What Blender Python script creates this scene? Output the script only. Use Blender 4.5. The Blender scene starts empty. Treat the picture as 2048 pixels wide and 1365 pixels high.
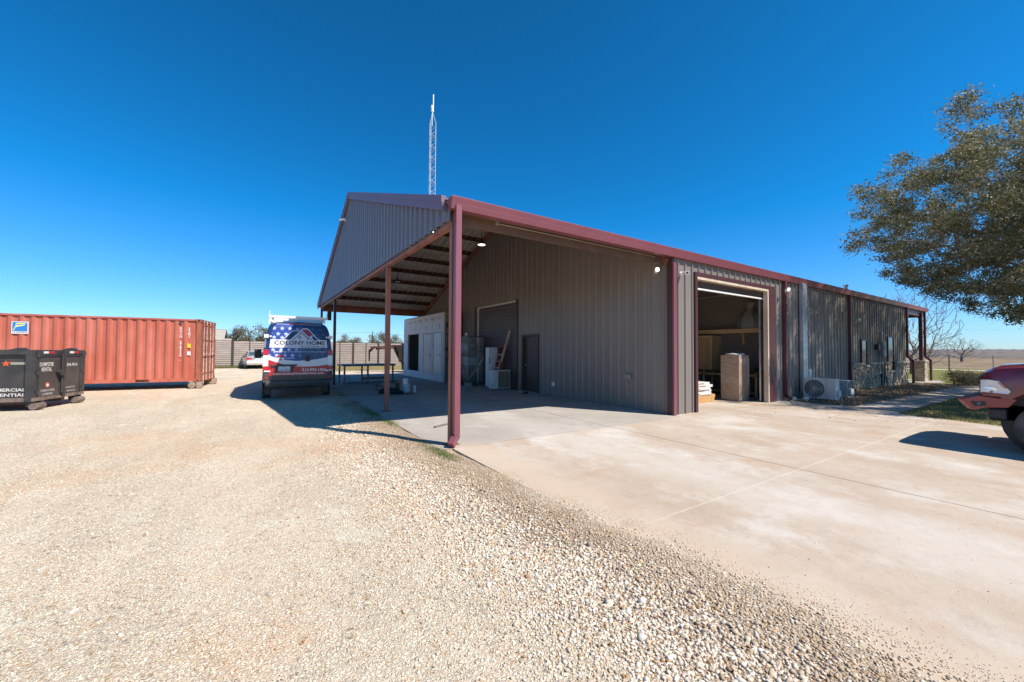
import bpy, math, random
import numpy as np
from mathutils import Vector, Matrix

S = bpy.context.scene
COL = S.collection
rad = math.radians
rng = np.random.default_rng(7)
random.seed(7)

# ------------------------------------------------------------------ camera
CAM = Vector((-2.6577, -6.1141, 1.6053))
YAW, PIT, ROL, FPX = 0.5682, 0.0253, 0.0060, 777.82
fw = Vector((math.sin(YAW) * math.cos(PIT), math.cos(YAW) * math.cos(PIT), math.sin(PIT)))
rt = Vector((math.cos(YAW), -math.sin(YAW), 0))
up = rt.cross(fw)
r2 = rt * math.cos(ROL) + up * math.sin(ROL)
u2 = -rt * math.sin(ROL) + up * math.cos(ROL)
cd = bpy.data.cameras.new('camera')
cam = bpy.data.objects.new('camera', cd)
COL.objects.link(cam)
cam.matrix_world = Matrix(((r2.x, u2.x, -fw.x, CAM.x), (r2.y, u2.y, -fw.y, CAM.y), (r2.z, u2.z, -fw.z, CAM.z), (0, 0, 0, 1)))
cd.sensor_width = 36
cd.lens = FPX / 2048 * 36
cd.clip_start = 0.05
cd.clip_end = 5000
S.camera = cam

# ------------------------------------------------------------------ sky and sun
EL = rad(49.2)
SD = Vector((0.52 * math.cos(EL), -0.854 * math.cos(EL), math.sin(EL))).normalized()
w = bpy.data.worlds.new("World")
S.world = w
w.use_nodes = True
nt = w.node_tree
nt.nodes.clear()
sky = nt.nodes.new('ShaderNodeTexSky')
sky.sky_type = 'NISHITA'
sky.sun_disc = False
sky.sun_elevation = EL
sky.sun_rotation = math.atan2(SD.x, SD.y)
sky.altitude = 600
sky.air_density = 1.0
sky.dust_density = 0.3
sky.ozone_density = 3.0
hs = nt.nodes.new('ShaderNodeHueSaturation')
hs.inputs['Saturation'].default_value = 1.15
hs.inputs['Hue'].default_value = 0.5
bg = nt.nodes.new('ShaderNodeBackground')
bg.inputs['Strength'].default_value = 0.14
wo = nt.nodes.new('ShaderNodeOutputWorld')
nt.links.new(sky.outputs[0], hs.inputs['Color'])
tcw = nt.nodes.new('ShaderNodeTexCoord')
sw = nt.nodes.new('ShaderNodeSeparateXYZ'); nt.links.new(tcw.outputs['Generated'], sw.inputs[0])
cr_ = nt.nodes.new('ShaderNodeValToRGB')
for pos_, col_ in ((0.0, (0.44, 0.60, 0.86)), (0.10, (0.32, 0.61, 0.90)), (0.30, (0.06, 0.63, 0.88)), (0.75, (0.06, 0.54, 0.68))):
    e_ = cr_.color_ramp.elements.new(pos_) if pos_ not in (0.0,) else cr_.color_ramp.elements[0]
    e_.position = pos_; e_.color = (*col_, 1)
cr_.color_ramp.elements[-1].color = (0.14, 0.54, 0.68, 1)
nt.links.new(sw.outputs[2], cr_.inputs[0])
mm_ = nt.nodes.new('ShaderNodeMix'); mm_.data_type = 'RGBA'; mm_.blend_type = 'MULTIPLY'; mm_.inputs[0].default_value = 1
nt.links.new(hs.outputs[0], mm_.inputs[6]); nt.links.new(cr_.outputs[0], mm_.inputs[7])
nt.links.new(mm_.outputs[2], bg.inputs[0])
nt.links.new(bg.outputs[0], wo.inputs[0])
ld = bpy.data.lights.new('sun', 'SUN')
ld.energy = 5.0
ld.angle = rad(0.53)
ld.color = (1.0, 0.93, 0.83)
sun = bpy.data.objects.new('sun', ld)
COL.objects.link(sun)
sun.rotation_euler = SD.to_track_quat('Z', 'Y').to_euler()
sun.location = (10, -20, 30)
S.view_settings.view_transform = 'Standard'
S.view_settings.look = 'None'
S.view_settings.exposure = 0.50
S.view_settings.gamma = 1
S.cycles.max_bounces = 8
S.cycles.diffuse_bounces = 4
S.cycles.use_denoising = True

# ------------------------------------------------------------------ materials
def mix(nt, fac, a, b, mode='MIX'):
    n = nt.nodes.new('ShaderNodeMix')
    n.data_type = 'RGBA'
    n.blend_type = mode
    for s, v in ((0, fac), (6, a), (7, b)):
        if hasattr(v, 'links') or isinstance(v, bpy.types.NodeSocket):
            nt.links.new(v, n.inputs[s])
        elif s == 0:
            n.inputs[0].default_value = v
        else:
            n.inputs[s].default_value = (*v, 1)
    return n.outputs[2]


def ramp(nt, src, p0, p1):
    n = nt.nodes.new('ShaderNodeMapRange')
    n.inputs['From Min'].default_value = p0
    n.inputs['From Max'].default_value = p1
    nt.links.new(src, n.inputs['Value'])
    return n.outputs[0]


def mth(nt, op, a, b=None):
    n = nt.nodes.new('ShaderNodeMath')
    n.operation = op
    for i, v in enumerate((a, b)):
        if v is None:
            continue
        if isinstance(v, bpy.types.NodeSocket):
            nt.links.new(v, n.inputs[i])
        else:
            n.inputs[i].default_value = v
    return n.outputs[0]


def coords(nt, world=False, scale=(1, 1, 1)):
    if world:
        c = nt.nodes.new('ShaderNodeNewGeometry').outputs['Position']
    else:
        c = nt.nodes.new('ShaderNodeTexCoord').outputs['Object']
    if scale != (1, 1, 1):
        mp = nt.nodes.new('ShaderNodeMapping')
        mp.inputs['Scale'].default_value = scale
        nt.links.new(c, mp.inputs['Vector'])
        c = mp.outputs[0]
    return c


def noise(nt, co, scale, detail=4, rough=0.6):
    n = nt.nodes.new('ShaderNodeTexNoise')
    n.inputs['Scale'].default_value = scale
    n.inputs['Detail'].default_value = detail
    n.inputs['Roughness'].default_value = rough
    nt.links.new(co, n.inputs['Vector'])
    return n.outputs[0]


def voro(nt, co, scale, feature='F1', out=0):
    n = nt.nodes.new('ShaderNodeTexVoronoi')
    n.feature = feature
    n.inputs['Scale'].default_value = scale
    nt.links.new(co, n.inputs['Vector'])
    return n.outputs[out]


def bumpn(nt, h, strength, dist, prev=None):
    n = nt.nodes.new('ShaderNodeBump')
    n.inputs['Strength'].default_value = strength
    n.inputs['Distance'].default_value = dist
    nt.links.new(h, n.inputs['Height'])
    if prev:
        nt.links.new(prev, n.inputs['Normal'])
    return n.outputs[0]


def base_mat(name):
    m = bpy.data.materials.new(name)
    m.use_nodes = True
    return m, m.node_tree, m.node_tree.nodes['Principled BSDF']


def mat(name, col, rough=0.6, metal=0.0, col2=None, vs=2.0, st=(1, 1, 1), lo=0.4, hi=0.65, bump=0.0, bs=40, attr=False, emit=0, alpha=1, spec=None, coat=0, trans=0):
    m, nt, p = base_mat(name)
    p.inputs['Roughness'].default_value = rough
    p.inputs['Metallic'].default_value = metal
    p.inputs['Base Color'].default_value = (*col, 1)
    if spec is not None:
        p.inputs['Specular IOR Level'].default_value = spec
    if coat:
        p.inputs['Coat Weight'].default_value = coat
        p.inputs['Coat Roughness'].default_value = 0.08
    src = None
    if attr:
        a = nt.nodes.new('ShaderNodeAttribute')
        a.attribute_name = 'col'
        src = a.outputs['Color']
    if col2 is not None:
        co = coords(nt, False, st)
        f = ramp(nt, noise(nt, co, vs), lo, hi)
        src = mix(nt, f, src if src else col, col2)
    if src:
        nt.links.new(src, p.inputs['Base Color'])
    if bump:
        co = coords(nt, False, st)
        nt.links.new(bumpn(nt, noise(nt, co, bs), bump, 0.01), p.inputs['Normal'])
    if emit:
        p.inputs['Emission Color'].default_value = (*col, 1)
        p.inputs['Emission Strength'].default_value = emit
    if alpha < 1:
        p.inputs['Alpha'].default_value = alpha
    if trans:
        p.inputs['Transmission Weight'].default_value = trans
    return m


def hexc(r, g, b):
    f = lambda c: (c / 255 / 12.92) if c / 255 <= 0.04045 else ((c / 255 + 0.055) / 1.055) ** 2.4
    return (f(r), f(g), f(b))


# ------------------------------------------------------------------ mesh builder
class MB:
    def __init__(s, xf=None):
        s.v = []; s.f = []; s.m = []; s.xf = xf; s.c = []

    def add(s, vs, fs, mi=0, xf=None):
        o = len(s.v)
        X = xf if xf is not None else s.xf
        for q in vs:
            q = Vector(q)
            s.v.append(tuple(X @ q) if X is not None else tuple(q))
        for f in fs:
            s.f.append(tuple(i + o for i in f)); s.m.append(mi)
        return s

    def box(s, a, b, mi=0, xf=None):
        x0, y0, z0 = (min(a[i], b[i]) for i in range(3)); x1, y1, z1 = (max(a[i], b[i]) for i in range(3))
        vs = [(x0, y0, z0), (x1, y0, z0), (x1, y1, z0), (x0, y1, z0), (x0, y0, z1), (x1, y0, z1), (x1, y1, z1), (x0, y1, z1)]
        return s.add(vs, [(3, 2, 1, 0), (4, 5, 6, 7), (0, 1, 5, 4), (1, 2, 6, 5), (2, 3, 7, 6), (3, 0, 4, 7)], mi, xf)

    def cyl(s, p0, p1, r0, r1=None, n=10, mi=0, cap=True):
        r1 = r0 if r1 is None else r1
        p0 = Vector(p0); p1 = Vector(p1); d = (p1 - p0)
        if d.length < 1e-6:
            return s
        d.normalize()
        a = d.cross(Vector((0, 0, 1)))
        if a.length < 1e-3:
            a = d.cross(Vector((1, 0, 0)))
        a.normalize(); b = d.cross(a)
        vs = []
        for p, r in ((p0, r0), (p1, r1)):
            for i in range(n):
                t = 2 * math.pi * i / n
                vs.append(p + a * math.cos(t) * r + b * math.sin(t) * r)
        fs = [(i, (i + 1) % n, n + (i + 1) % n, n + i) for i in range(n)]
        if cap:
            fs += [tuple(range(n - 1, -1, -1)), tuple(range(n, 2 * n))]
        return s.add(vs, fs, mi)

    def tube(s, pts, r, n=6, mi=0):
        for a, b in zip(pts[:-1], pts[1:]):
            s.cyl(a, b, r, r, n, mi)
        return s

    def bar(s, p0, p1, w, h, mi=0, upv=(0, 0, 1)):
        p0 = Vector(p0); p1 = Vector(p1); d = (p1 - p0).normalized()
        a = d.cross(Vector(upv))
        if a.length < 1e-3:
            a = d.cross(Vector((1, 0, 0)))
        a.normalize(); b = a.cross(d)
        vs = [p + a * sx * w / 2 + b * sy * h / 2 for p in (p0, p1) for sx, sy in ((-1, -1), (1, -1), (1, 1), (-1, 1))]
        return s.add(vs, [(3, 2, 1, 0), (4, 5, 6, 7), (0, 1, 5, 4), (1, 2, 6, 5), (2, 3, 7, 6), (3, 0, 4, 7)], mi)

    def prism(s, poly, fn0, fn1, mi=0):
        """poly of 2d points, fn0/fn1 turn a 2d point into the two end points"""
        n = len(poly)
        vs = [fn0(*p) for p in poly] + [fn1(*p) for p in poly]
        fs = [(i, (i + 1) % n, n + (i + 1) % n, n + i) for i in range(n)] + [tuple(range(n - 1, -1, -1)), tuple(range(n, 2 * n))]
        return s.add(vs, fs, mi)

    def loft(s, rings, mi=0, cap=True):
        n = len(rings[0]); vs = [p for r in rings for p in r]; fs = []
        for k in range(len(rings) - 1):
            for i in range(n):
                j = (i + 1) % n
                fs.append((k * n + i, k * n + j, (k + 1) * n + j, (k + 1) * n + i))
        if cap:
            fs.append(tuple(range(n - 1, -1, -1))); o = (len(rings) - 1) * n; fs.append(tuple(range(o, o + n)))
        return s.add(vs, fs, mi)

    def lathe(s, prof, c, ax, n=24, mi=0):
        """prof: (radius, offset along ax)"""
        ax = Vector(ax).normalized(); a = ax.orthogonal().normalized(); b = ax.cross(a); c = Vector(c)
        rings = [[c + ax * o + (a * math.cos(2 * math.pi * i / n) + b * math.sin(2 * math.pi * i / n)) * r for i in range(n)] for r, o in prof]
        return s.loft(rings, mi, True)

    def text(s, txt, size, o, xd, yd, mi=0, sx=1.0, align='LEFT', bold=0.0, shear=0, width=None):
        cu = bpy.data.curves.new('lettering', 'FONT')
        cu.body = txt; cu.size = size; cu.align_x = align; cu.offset = bold; cu.shear = shear; cu.resolution_u = 2
        ob = bpy.data.objects.new('lettering', cu)
        me = bpy.data.meshes.new_from_object(ob)
        if width and len(me.vertices):
            xs = [v.co.x for v in me.vertices]; sx = width / (max(xs) - min(xs))
        o = Vector(o); xd = Vector(xd).normalized(); yd = Vector(yd).normalized()
        vs = [o + xd * v.co.x * sx + yd * v.co.y for v in me.vertices]
        s.add(vs, [tuple(p.vertices) for p in me.polygons], mi)
        bpy.data.objects.remove(ob); bpy.data.curves.remove(cu); bpy.data.meshes.remove(me)
        return s

    def build(s, name, mats, parent=None, smooth=None, bevel=0, loc=None):
        me = bpy.data.meshes.new(name)
        me.from_pydata(s.v, [], s.f)
        if not isinstance(mats, (list, tuple)):
            mats = [mats]
        for m in mats:
            me.materials.append(m)
        if len(mats) > 1:
            me.polygons.foreach_set('material_index', s.m)
        if smooth:
            me.polygons.foreach_set('use_smooth', [True] * len(me.polygons))
            me.update()
            me.set_sharp_from_angle(angle=rad(smooth))
        me.update()
        o = bpy.data.objects.new(name, me)
        COL.objects.link(o)
        if parent:
            o.parent = parent
        if bevel:
            b = o.modifiers.new('bevel', 'BEVEL'); b.width = bevel; b.segments = 2; b.limit_method = 'ANGLE'; b.angle_limit = rad(35)
        return o


def npmesh(name, V, F, mats, parent=None, cols=None, smooth=False, colname='col'):
    V = np.asarray(V, np.float32); F = np.asarray(F, np.int32); k = F.shape[1]
    me = bpy.data.meshes.new(name)
    me.vertices.add(len(V)); me.vertices.foreach_set('co', V.ravel())
    me.loops.add(F.size); me.loops.foreach_set('vertex_index', F.ravel())
    me.polygons.add(len(F)); me.polygons.foreach_set('loop_start', np.arange(0, F.size, k, dtype=np.int32))
    if smooth:
        me.polygons.foreach_set('use_smooth', np.ones(len(F), bool))
    me.update(calc_edges=True)
    if cols is not None:
        at = me.attributes.new(colname, 'FLOAT_COLOR', 'FACE')
        c4 = np.ones((len(F), 4), np.float32); c4[:, :3] = cols
        at.data.foreach_set('color', c4.ravel())
    for m in (mats if isinstance(mats, (list, tuple)) else [mats]):
        me.materials.append(m)
    o = bpy.data.objects.new(name, me); COL.objects.link(o)
    if parent:
        o.parent = parent
    return o


def tag(o, label=None, cat=None, group=None, kind=None):
    if label: o['label'] = label
    if cat: o['category'] = cat
    if group: o['group'] = group
    if kind: o['kind'] = kind
    return o


def thing(name, label, cat, loc=(0, 0, 0), rz=0, group=None):
    o = bpy.data.objects.new(name, None); COL.objects.link(o)
    o.location = loc; o.rotation_euler = (0, 0, rz); o.empty_display_size = 0.2
    return tag(o, label, cat, group)


def copy_tree(o, parent=None):
    c = o.copy(); COL.objects.link(c); c.parent = parent
    for ch in list(o.children):
        copy_tree(ch, c)
    return c


# ------------------------------------------------------------------ ground materials
def gravel_mat(name, loose=False):
    m, nt, p = base_mat(name)
    co = coords(nt, True)
    sc = 44
    # cell colours of the stones
    wob = nt.nodes.new('ShaderNodeVectorMath'); wob.operation = 'MULTIPLY_ADD'
    nz = nt.nodes.new('ShaderNodeTexNoise'); nz.inputs['Scale'].default_value = 60; nt.links.new(co, nz.inputs['Vector'])
    nt.links.new(nz.outputs['Color'], wob.inputs[0]); wob.inputs[1].default_value = (0.012,) * 3; nt.links.new(co, wob.inputs[2])
    cw = wob.outputs[0]
    cell = voro(nt, cw, sc, 'F1', 1)
    edge = voro(nt, cw, sc, 'DISTANCE_TO_EDGE', 0)
    cell2 = voro(nt, cw, 125, 'F1', 1)
    edge2 = voro(nt, cw, 125, 'DISTANCE_TO_EDGE', 0)
    sep = nt.nodes.new('ShaderNodeSeparateColor'); nt.links.new(cell, sep.inputs[0])
    sep2 = nt.nodes.new('ShaderNodeSeparateColor'); nt.links.new(cell2, sep2.inputs[0])
    A = mix(nt, sep.outputs[0], (0.56, 0.44, 0.31), (0.88, 0.79, 0.64))
    A = mix(nt, ramp(nt, sep.outputs[1], 0.86, 0.9), A, (0.581, 0.377, 0.203))
    A = mix(nt, ramp(nt, sep.outputs[2], 0.95, 0.97), A, (0.200, 0.180, 0.170))
    B = mix(nt, sep2.outputs[0], (0.60, 0.49, 0.36), (0.88, 0.78, 0.62))
    B = mix(nt, ramp(nt, sep2.outputs[1], 0.9, 0.93), B, (0.250, 0.180, 0.130))
    big = noise(nt, coords(nt, True, (1.0, 0.35, 1)), 0.8, 6, 0.7)
    med = noise(nt, co, 2.3, 4, 0.6)
    packed = ramp(nt, big, 0.44, 0.58)
    stone = mix(nt, ramp(nt, noise(nt, co, 9, 3), 0.42, 0.6), A, B)
    gap = mth(nt, 'MULTIPLY', ramp(nt, edge, 0.0, 0.11), ramp(nt, edge2, 0.0, 0.07))
    dirt = mix(nt, med, (0.72, 0.57, 0.42), (0.84, 0.72, 0.56))
    fine = mix(nt, ramp(nt, noise(nt, co, 190, 2), 0.3, 0.7), (0.623, 0.475, 0.324), (0.860, 0.767, 0.580))
    dark = mix(nt, 0.45, fine, (0.220, 0.150, 0.100))
    stone = mix(nt, gap, dark, stone)
    c = mix(nt, mth(nt, 'MULTIPLY', packed, 0.55), stone, dirt)
    c = mix(nt, mth(nt, 'MULTIPLY', ramp(nt, noise(nt, co, 0.23, 4, 0.7), 0.53, 0.66), 0.55), c, (0.692, 0.418, 0.242))
    c = mix(nt, mth(nt, 'MULTIPLY', ramp(nt, noise(nt, co, 1.3, 5, 0.75), 0.55, 0.7), 0.45), c, (0.860, 0.860, 0.740))
    sk = mth(nt, 'MULTIPLY', mth(nt, 'SUBTRACT', 1.0, ramp(nt, voro(nt, cw, 19), 0.10, 0.20)), ramp(nt, noise(nt, co, 1.6, 5, 0.7), 0.42, 0.62))
    c = mix(nt, mth(nt, 'MULTIPLY', sk, 0.75), c, (0.20, 0.14, 0.10))
    c = mix(nt, mth(nt, 'MULTIPLY', ramp(nt, noise(nt, co, 26, 4, 0.8), 0.56, 0.68), 0.55), c, (0.40, 0.30, 0.21))
    sx = nt.nodes.new('ShaderNodeSeparateXYZ'); nt.links.new(co, sx.inputs[0])
    bd = mth(nt, 'ABSOLUTE', mth(nt, 'ADD', mth(nt, 'ADD', sx.outputs[0], 0.42), mth(nt, 'MULTIPLY', mth(nt, 'SUBTRACT', noise(nt, co, 1.2, 4), 0.5), 1.6)))
    bf = mth(nt, 'MULTIPLY', mth(nt, 'SUBTRACT', 1.0, ramp(nt, bd, 0.15, 0.75)), mth(nt, 'MULTIPLY', ramp(nt, mth(nt, 'MULTIPLY', sx.outputs[1], -1.0), -9, -6), 0.6))
    c = mix(nt, bf, c, (0.24, 0.15, 0.095))
    dx = mth(nt, 'MULTIPLY', mth(nt, 'ADD', sx.outputs[0], 1.5), 0.9); dy = mth(nt, 'MULTIPLY', mth(nt, 'SUBTRACT', sx.outputs[1], 0.9), 0.55)
    rr = mth(nt, 'ADD', mth(nt, 'SQRT', mth(nt, 'ADD', mth(nt, 'MULTIPLY', dx, dx), mth(nt, 'MULTIPLY', dy, dy))), mth(nt, 'MULTIPLY', noise(nt, co, 2.5, 6), 0.9))
    c = mix(nt, mth(nt, 'MULTIPLY', mth(nt, 'SUBTRACT', 1.0, ramp(nt, rr, 0.55, 1.35)), 0.6), c, (0.60, 0.38, 0.24))
    nt.links.new(c, p.inputs['Base Color'])
    p.inputs['Roughness'].default_value = 0.95
    p.inputs['Specular IOR Level'].default_value = 0.15
    b = bumpn(nt, ramp(nt, edge, 0, 0.3), 0.65, 0.010)
    b = bumpn(nt, ramp(nt, edge2, 0, 0.3), 0.6, 0.005, b)
    b = bumpn(nt, noise(nt, co, 240, 2), 0.5, 0.004, b)
    b = bumpn(nt, noise(nt, co, 5, 5), 0.35, 0.05, b)
    nt.links.new(b, p.inputs['Normal'])
    return m


def concrete_mat(name, a, b, white, joints=True, tan=(0.55, 0.36, 0.24)):
    m, nt, p = base_mat(name)
    co = coords(nt, True)
    sepx = nt.nodes.new('ShaderNodeSeparateXYZ'); nt.links.new(co, sepx.inputs[0])
    co2 = coords(nt, True, (1.15, 0.9, 1))
    f = ramp(nt, noise(nt, co2, 0.55, 6, 0.62), 0.36, 0.62)
    c = mix(nt, f, a, b)
    c = mix(nt, mth(nt, 'MULTIPLY', ramp(nt, noise(nt, co2, 0.42, 6, 0.6), 0.52, 0.70), 0.75), c, white)
    c = mix(nt, mth(nt, 'MULTIPLY', ramp(nt, noise(nt, co, 1.1, 6, 0.7), 0.54, 0.72), 0.7), c, tan)
    c = mix(nt, mth(nt, 'MULTIPLY', ramp(nt, noise(nt, coords(nt, True, (1.2, 0.8, 1)), 0.75, 6, 0.68), 0.52, 0.66), 0.6), c, white)
    c = mix(nt, mth(nt, 'MULTIPLY', ramp(nt, noise(nt, co, 7, 5, 0.7), 0.55, 0.75), 0.35), c, tuple(x * 0.72 for x in a))
    c = mix(nt, mth(nt, 'MULTIPLY', ramp(nt, noise(nt, co, 130, 2), 0.55, 0.75), 0.6), c, tuple(x * 0.7 for x in a))
    c = mix(nt, mth(nt, 'MULTIPLY', ramp(nt, noise(nt, coords(nt, True, (1.5, 2.2, 1)), 3.2, 8, 0.8), 0.53, 0.72), 0.55), c, tuple(x * 0.78 for x in a))
    band = mth(nt, 'ABSOLUTE', mth(nt, 'SUBTRACT', mth(nt, 'ADD', sepx.outputs[0], mth(nt, 'MULTIPLY', noise(nt, co, 0.8, 4), 0.9)), 2.6))
    c = mix(nt, mth(nt, 'MULTIPLY', mth(nt, 'SUBTRACT', 1.0, ramp(nt, band, 0.1, 0.75)), 0.35), c, white)
    vd = voro(nt, co, 9)
    c = mix(nt, mth(nt, 'MULTIPLY', mth(nt, 'SUBTRACT', 1.0, ramp(nt, vd, 0.035, 0.06)), 0.7), c, (0.2, 0.15, 0.11))
    if joints:
        def line(ax, v, wd, col, cc, amt):
            d = mth(nt, 'ABSOLUTE', mth(nt, 'SUBTRACT', sepx.outputs[ax], v))
            k = mth(nt, 'MULTIPLY', mth(nt, 'SUBTRACT', 1.0, ramp(nt, d, wd * 0.5, wd)), amt)
            return mix(nt, k, cc, col)
        c = line(0, 3.57, 0.013, (0.10, 0.07, 0.055), c, 0.9)
        c = line(1, -3.71, 0.016, (0.62, 0.55, 0.47), c, mth(nt, 'MULTIPLY', noise(nt, co, 3.0, 5), 0.8))
        c = line(1, -0.20, 0.010, (0.16, 0.12, 0.09), c, 0.8)
        c = line(0, 9.6, 0.011, (0.68, 0.6, 0.5), c, 0.5)
        for tx in (8.2, 9.95):
            dt = mth(nt, 'ABSOLUTE', mth(nt, 'SUBTRACT', mth(nt, 'ADD', sepx.outputs[0], mth(nt, 'MULTIPLY', mth(nt, 'SINE', mth(nt, 'MULTIPLY', sepx.outputs[1], 0.35)), 0.5)), tx))
            c = mix(nt, mth(nt, 'MULTIPLY', mth(nt, 'SUBTRACT', 1.0, ramp(nt, dt, 0.07, 0.14)), mth(nt, 'MULTIPLY', noise(nt, co, 1.7, 6), 0.32)), c, (0.17, 0.13, 0.10))
        sd = ramp(nt, mth(nt, 'ADD', sepx.outputs[0], mth(nt, 'MULTIPLY', mth(nt, 'SUBTRACT', noise(nt, co, 2.2, 6), 0.5), 0.9)), 0.85, 0.35)
        c = mix(nt, mth(nt, 'MULTIPLY', sd, mth(nt, 'MULTIPLY', ramp(nt, mth(nt, 'MULTIPLY', sepx.outputs[1], -1.0), -0.3, 0.6), 0.75)), c, mix(nt, noise(nt, co, 160, 2), (0.40, 0.30, 0.21), (0.62, 0.50, 0.38)))
        c = line(1, -7.4, 0.010, (0.12, 0.09, 0.07), c, 0.8)
    wv = nt.nodes.new('ShaderNodeVectorMath'); wv.operation = 'MULTIPLY_ADD'
    nz = nt.nodes.new('ShaderNodeTexNoise'); nz.inputs['Scale'].default_value = 1.4; nz.inputs['Detail'].default_value = 6; nt.links.new(co, nz.inputs['Vector'])
    nt.links.new(nz.outputs['Color'], wv.inputs[0]); wv.inputs[1].default_value = (0.5,) * 3; nt.links.new(co, wv.inputs[2])
    ck = voro(nt, wv.outputs[0], 0.27, 'DISTANCE_TO_EDGE', 0)
    c = mix(nt, mth(nt, 'MULTIPLY', mth(nt, 'SUBTRACT', 1.0, ramp(nt, ck, 0.0003, 0.0008)), 0.12), c, (0.16, 0.12, 0.09))
    st_ = voro(nt, wv.outputs[0], 0.9)
    c = mix(nt, mth(nt, 'MULTIPLY', mth(nt, 'SUBTRACT', 1.0, ramp(nt, st_, 0.03, 0.09)), 0.35), c, (0.25, 0.17, 0.11))
    nt.links.new(c, p.inputs['Base Color'])
    p.inputs['Roughness'].default_value = 0.85
    p.inputs['Specular IOR Level'].default_value = 0.25
    b = bumpn(nt, noise(nt, co, 90, 3), 0.25, 0.004)
    b = bumpn(nt, noise(nt, co, 3, 4), 0.3, 0.03, b)
    nt.links.new(b, p.inputs['Normal'])
    return m


def field_mat():
    m, nt, p = base_mat('field_grass')
    co = coords(nt, True)
    sx = nt.nodes.new('ShaderNodeSeparateXYZ'); nt.links.new(co, sx.inputs[0])
    g = mix(nt, ramp(nt, noise(nt, co, 0.35, 6, 0.7), 0.35, 0.65), (0.15, 0.17, 0.045), (0.24, 0.22, 0.075))
    t = mix(nt, ramp(nt, noise(nt, coords(nt, True, (0.2, 1, 1)), 0.25, 6, 0.7), 0.35, 0.65), (0.20, 0.13, 0.085), (0.33, 0.25, 0.17))
    lim = mth(nt, 'ADD', sx.outputs[0], mth(nt, 'MULTIPLY', noise(nt, co, 0.15, 3), 10))
    c = mix(nt, ramp(nt, lim, 64, 69), g, t)
    # the yard behind the slab is dry and yellow
    dry = mix(nt, ramp(nt, noise(nt, co, 0.9, 5, 0.7), 0.3, 0.7), (0.34, 0.27, 0.10), (0.52, 0.43, 0.22))
    c = mix(nt, ramp(nt, sx.outputs[0], 12, 10), c, dry)
    c = mix(nt, mth(nt, 'MULTIPLY', ramp(nt, noise(nt, co, 14, 3), 0.5, 0.7), 0.4), c, (0.12, 0.11, 0.04))
    nt.links.new(c, p.inputs['Base Color'])
    p.inputs['Roughness'].default_value = 0.95
    p.inputs['Specular IOR Level'].default_value = 0.1
    nt.links.new(bumpn(nt, noise(nt, co, 8, 5), 1, 0.12), p.inputs['Normal'])
    return m


MG = gravel_mat('gravel')
MC = concrete_mat('driveway_concrete', (0.42, 0.325, 0.245), (0.48, 0.40, 0.325), (0.60, 0.565, 0.515), True, (0.43, 0.28, 0.185))
MCS = concrete_mat('slab_concrete', (0.35, 0.315, 0.28), (0.42, 0.385, 0.345), (0.54, 0.50, 0.455), True, (0.44, 0.34, 0.26))
MF = field_mat()
MFINE = mat('sandy_fines', (0.60, 0.49, 0.37), 0.95, col2=(0.50, 0.38, 0.27), vs=3, bump=0.6, bs=120, spec=0.1)
M_dirt = mat('pale_dirt', (0.52, 0.41, 0.31), 0.95, col2=(0.62, 0.5, 0.4), vs=0.8, bump=0.4, bs=20)


def hnoise(x, y, seed=0):
    r = np.random.default_rng(seed); z = np.zeros_like(x); tot = 0
    for i in range(26):
        k = 0.35 * 1.25 ** i; a = 1 / (1 + i * 0.55); t = r.uniform(0, 2 * np.pi); ph = r.uniform(0, 6.28)
        z += a * np.sin(k * (x * np.cos(t) + y * np.sin(t)) + ph); tot += a
    return z / (tot ** 0.5) / 2


def grid(name, x0, x1, y0, y1, nx, ny, zf, m, keep=None):
    xs = np.linspace(x0, x1, nx + 1); ys = np.linspace(y0, y1, ny + 1)
    X, Y = np.meshgrid(xs, ys); Z = zf(X, Y)
    V = np.stack([X.ravel(), Y.ravel(), Z.ravel()], 1)
    i = np.arange(nx * ny); r = i // nx; c = i % nx; a = r * (nx + 1) + c
    F = np.stack([a, a + 1, a + nx + 2, a + nx + 1], 1)
    if keep is not None:
        cx = V[F].mean(1); F = F[keep(cx[:, 0], cx[:, 1])]
    return npmesh(name, V, F, m, smooth=True)


def edge_x(y):
    """where the loose gravel ends on the concrete"""
    y = np.asarray(y, float)
    base = np.interp(y, [-20, -7, -5.6, -4.7, -3.8, -2.6, -1.6, -0.6, 0.6, 2, 4, 8, 20], [0.6, 0.45, 0.33, 0.30, 0.20, 0.08, -0.10, -0.22, -0.28, -0.28, -0.26, -0.22, -0.2])
    return base + 0.05 * np.sin(y * 2.7) + 0.035 * np.sin(y * 6.1 + 1) + 0.02 * np.sin(y * 17)


# base terrain to the horizon
tag(grid('ground', -1500, 2500, -1200, 2200, 60, 60, lambda x, y: 0 * x - 0.06, MF), kind='structure')


def lot_z(x, y):
    return -0.012 + 0.02 * hnoise(x, y, 3) - 0.03 * np.clip((x - edge_x(y)) / 0.35, 0, 2.0)


lot = grid('gravel_lot', -12, 1.2, -10, 9, 230, 330, lambda x, y: lot_z(x, y) + 0.026 * np.exp(-((x - edge_x(y) + 0.45) / 0.35) ** 2) + 0.004, MG)
tag(lot, kind='structure')
lot2 = grid('gravel_yard', -60, 1.4, -40, 36, 60, 80, lambda x, y: 0 * x - 0.02, MG, keep=lambda x, y: ~((x > -11.6) & (y > -9.6) & (y < 8.6)))
tag(lot2, kind='structure')
MB().add([(1.3, 20.3, -0.03), (9, 20.3, -0.03), (9, 25.6, -0.03), (1.3, 26.4, -0.03)], [(0, 1, 2, 3)]).build('dirt_yard', M_dirt)['kind'] = 'structure'

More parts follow.
